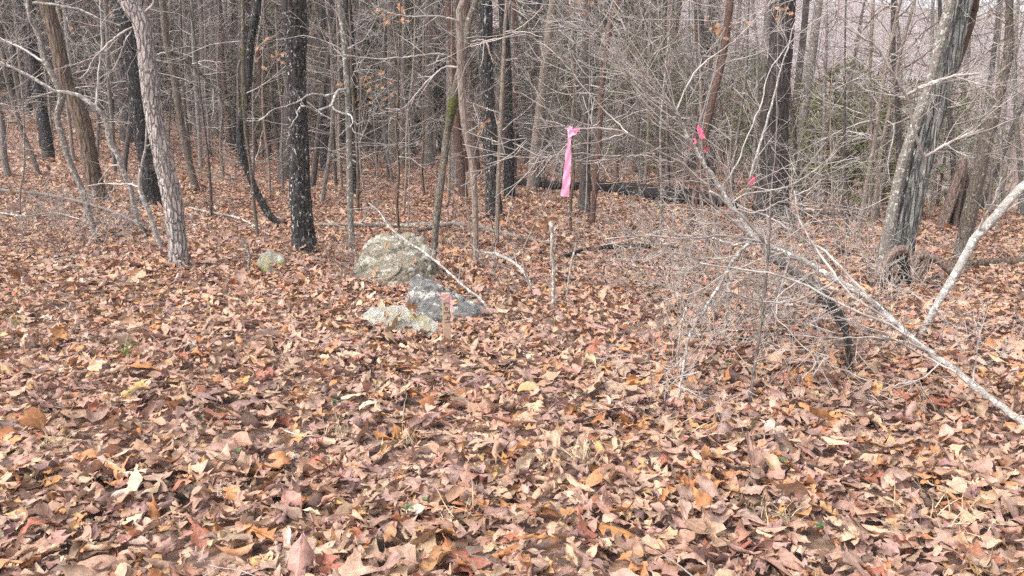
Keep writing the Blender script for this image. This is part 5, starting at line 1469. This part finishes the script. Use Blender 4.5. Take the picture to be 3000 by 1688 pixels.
def hanging(u, v, Y, n, sp, size, label):
    """a spray of withered leaves still held on a twig, rooted on a slim sapling of its own"""
    r = np.random.default_rng(int(u))
    gx = P(u, v, Y)
    b = np.array([gx[0] + r.normal(0, 0.05), Y, float(H(gx[0], Y))])
    root = empty('leaf_bearing_sapling', b, label, 'sapling')
    cv = resample([[*(b - [0, 0, 0.1]), 0.009], [*(b * 0.5 + gx * 0.5 + [r.normal(0, 0.08), 0, 0]), 0.007], [*gx, 0.004], [*(gx + [r.normal(0, 0.2), 0, 0.6]), 0.002]], 24, 0.004)
    t = Tubes(); t.add(cv[:, :3], cv[:, 3], 6); twig_parts(root, b, 'twig_grey', cv[:, :3], cv[:, 3], 10, (0.15, 0.5), 1, t0=0.3)
    obj('stem', t.mesh('stem', M['twig_grey'], b), root)
    for q in range(n):
        V, luv, col = leaf_geom(1, r, 9, 3, np.array([size * r.uniform(0.7, 1.2)]), np.array([3 if q % 2 else 2]))
        col = np.array([[0.4, 0.235, 0.15]]) * r.uniform(0.7, 1.2)
        v_ = V[0].reshape(-1, 3)[:, [0, 2, 1]] + (gx - b) + r.normal(0, 1, 3) * np.array([sp, sp * 0.6, sp * 0.55]) - np.array([0, 0, size * 0.4])
        me = mesh_np('withered_leaf', v_, [grid_faces(1, 9, 3)], M['leaf'], True, [('leafcol', 'FLOAT_COLOR', np.concatenate([np.repeat(col, len(v_), 0), np.ones((len(v_), 1))], 1)), ('luv', 'FLOAT_VECTOR', luv[0].reshape(-1, 3))])
        obj('withered_leaf', me, root)
hanging(1150, 50, 11, 14, 0.14, 0.12, 'slim sapling holding a tan bunch of withered leaves near the grey trunk')
hanging(1055, 235, 12, 10, 0.15, 0.11, 'slim sapling with orange withered leaves right of the lichen sapling')
hanging(1085, 260, 13, 8, 0.15, 0.1, 'slim sapling with a few rusty leaves next to the orange-leaved one')
hanging(815, 150, 13, 14, 0.22, 0.12, 'slim sapling with pinkish withered leaves left of the speckled oak')
hanging(1070, 300, 16, 10, 0.22, 0.11, 'distant slim sapling with brown withered leaves')
hanging(1575, 640, 6.8, 6, 0.05, 0.17, 'short stem carrying a big curled tan leaf beside the cream stick')
hanging(1405, 345, 9, 8, 0.12, 0.09, 'slim sapling with reddish leaf scraps by the slimmer black oak')
hanging(2115, 60, 9, 10, 0.14, 0.12, 'slim sapling with brown leaves over the twig tangle')
hanging(2280, 10, 10, 5, 0.1, 0.11, 'slim sapling with a few pinkish leaves before the massive trunk')
hanging(1725, -5, 9, 6, 0.12, 0.12, 'slim sapling with tan leaves above the pink ribbon')
hanging(300, 70, 18, 16, 0.5, 0.12, 'distant sapling clothed in reddish withered leaves by the ridged trunk')

# fallen twigs strewn on the litter
tw_r = np.random.default_rng(77)
for q in range(110):
    y = math.sqrt(tw_r.uniform(2.2 ** 2, 11 ** 2)); x = tw_r.uniform(-0.66, 0.66) * y
    a = tw_r.uniform(0, 6.283); L = tw_r.uniform(0.15, 0.7) * (0.7 if y < 4 else 1)
    b = np.array([x, y, float(H(x, y)) + 0.06])
    t = Tubes()
    w = walk((0, 0, 0), (math.cos(a), math.sin(a), tw_r.uniform(-0.02, 0.12)), L, 6, 0.1)
    t.add(w, np.linspace(0.0035, 0.0014, 7) * tw_r.uniform(0.6, 1.3), 5)
    if tw_r.random() < 0.5: twigs_on(t, w, np.full(7, 0.003), 2, (0.06, 0.2), 0)
    tone = ['twig', 'twig_grey', 'twig_brown'][tw_r.integers(3)]
    o = obj('fallen_twig', t.mesh('fallen_twig', M[tone]))
    o.location = b
    nm = {'twig': 'bleached', 'twig_grey': 'grey', 'twig_brown': 'brown'}[tone]
    tag(o, f'thin {nm} fallen twig, {"long" if L > 0.42 else "short"}, on the litter ' + ('before ' if y < 5 else 'near ') + front(x, y), 'twig', f'{nm} twigs strewn on the litter')

# leaves caught on the rocks
def rock_leaves():
    r = np.random.default_rng(8)
    dg = bpy.context.evaluated_depsgraph_get()
    dg.update()
    spots = [(1395, 950, 'orange-brown leaf clinging to the right end of the dark slab rock', 0.12), (1205, 905, 'reddish leaf wedged between the pale rock and the dark slab', 0.12), (1215, 930, 'small brown leaf above the pale rock right end', 0.08), (1175, 890, 'upright tan leaf in the cleft under the boulder', 0.12),
             (1130, 720, 'brown leaf caught on the top of the boulder', 0.1), (1215, 770, 'tan leaf resting on the right shoulder of the boulder', 0.09), (1100, 800, 'dark leaf stuck on the boulder front', 0.09), (1330, 890, 'tan leaf lying on the sloping top of the dark slab', 0.09), (1130, 925, 'small tan leaf on the pale rock', 0.07)]
    for u, v, lab, sz in spots:
        d = ray(u, v); d = d / np.linalg.norm(d)
        hit, loc, nrm, _, ho, _ = S.ray_cast(dg, Vector((0, 0, EYE)) + Vector(d) * 4.6, Vector(d))
        if not hit: continue
        V, luv, col = leaf_geom(1, r, 15, 5, np.array([sz]), np.array([int(r.integers(2, 4))]), True, 0.6)
        q = nrm.to_track_quat('Z', 'Y').to_matrix()
        vv = np.array([tuple(q @ Vector(p)) for p in V[0].reshape(-1, 3)])
        c = np.array([[0.42, 0.22, 0.11]]) * r.uniform(0.7, 1.1)
        me = mesh_np('oak_leaf', vv, [grid_faces(1, 15, 5)], M['leaf'], True, [('leafcol', 'FLOAT_COLOR', np.concatenate([np.repeat(c, len(vv), 0), np.ones((len(vv), 1))], 1)), ('luv', 'FLOAT_VECTOR', luv[0].reshape(-1, 3))])
        o = obj('oak_leaf', me); o.location = loc + nrm * 0.012
        tag(o, lab, 'leaf')
rock_leaves()
for u, v, rr in ((1060, 860, 0.12), (1140, 872, 0.1), (1230, 870, 0.1), (1080, 985, 0.05), (1360, 992, 0.1), (1410, 975, 0.1), (795, 812, 0.12), (1010, 850, 0.12)):
    g = G(u, v); PILES.append((g[0], g[1], rr))
build_litter()

# ------------------------------------------------------------------ thin winter haze over the whole valley
hz = bmesh.new(); bmesh.ops.create_cube(hz, size=1.0)
me = bpy.data.meshes.new('haze'); hz.to_mesh(me); hz.free()
hm = bpy.data.materials.new('thin_haze'); hm.use_nodes = True
hn = hm.node_tree.nodes; hn.remove(hn['Principled BSDF'])
pv = hn.new('ShaderNodeVolumePrincipled')
pv.inputs['Color'].default_value = (0.86, 0.84, 0.87, 1); pv.inputs['Density'].default_value = 0.0012
hm.node_tree.links.new(pv.outputs[0], hn['Material Output'].inputs['Volume'])
me.materials.append(hm)
o = obj('haze', me); o.scale = (700, 300, 90); o.location = (0, 112, 33)
tag(o, 'thin pale winter haze filling the woods', 'haze', kind='stuff')
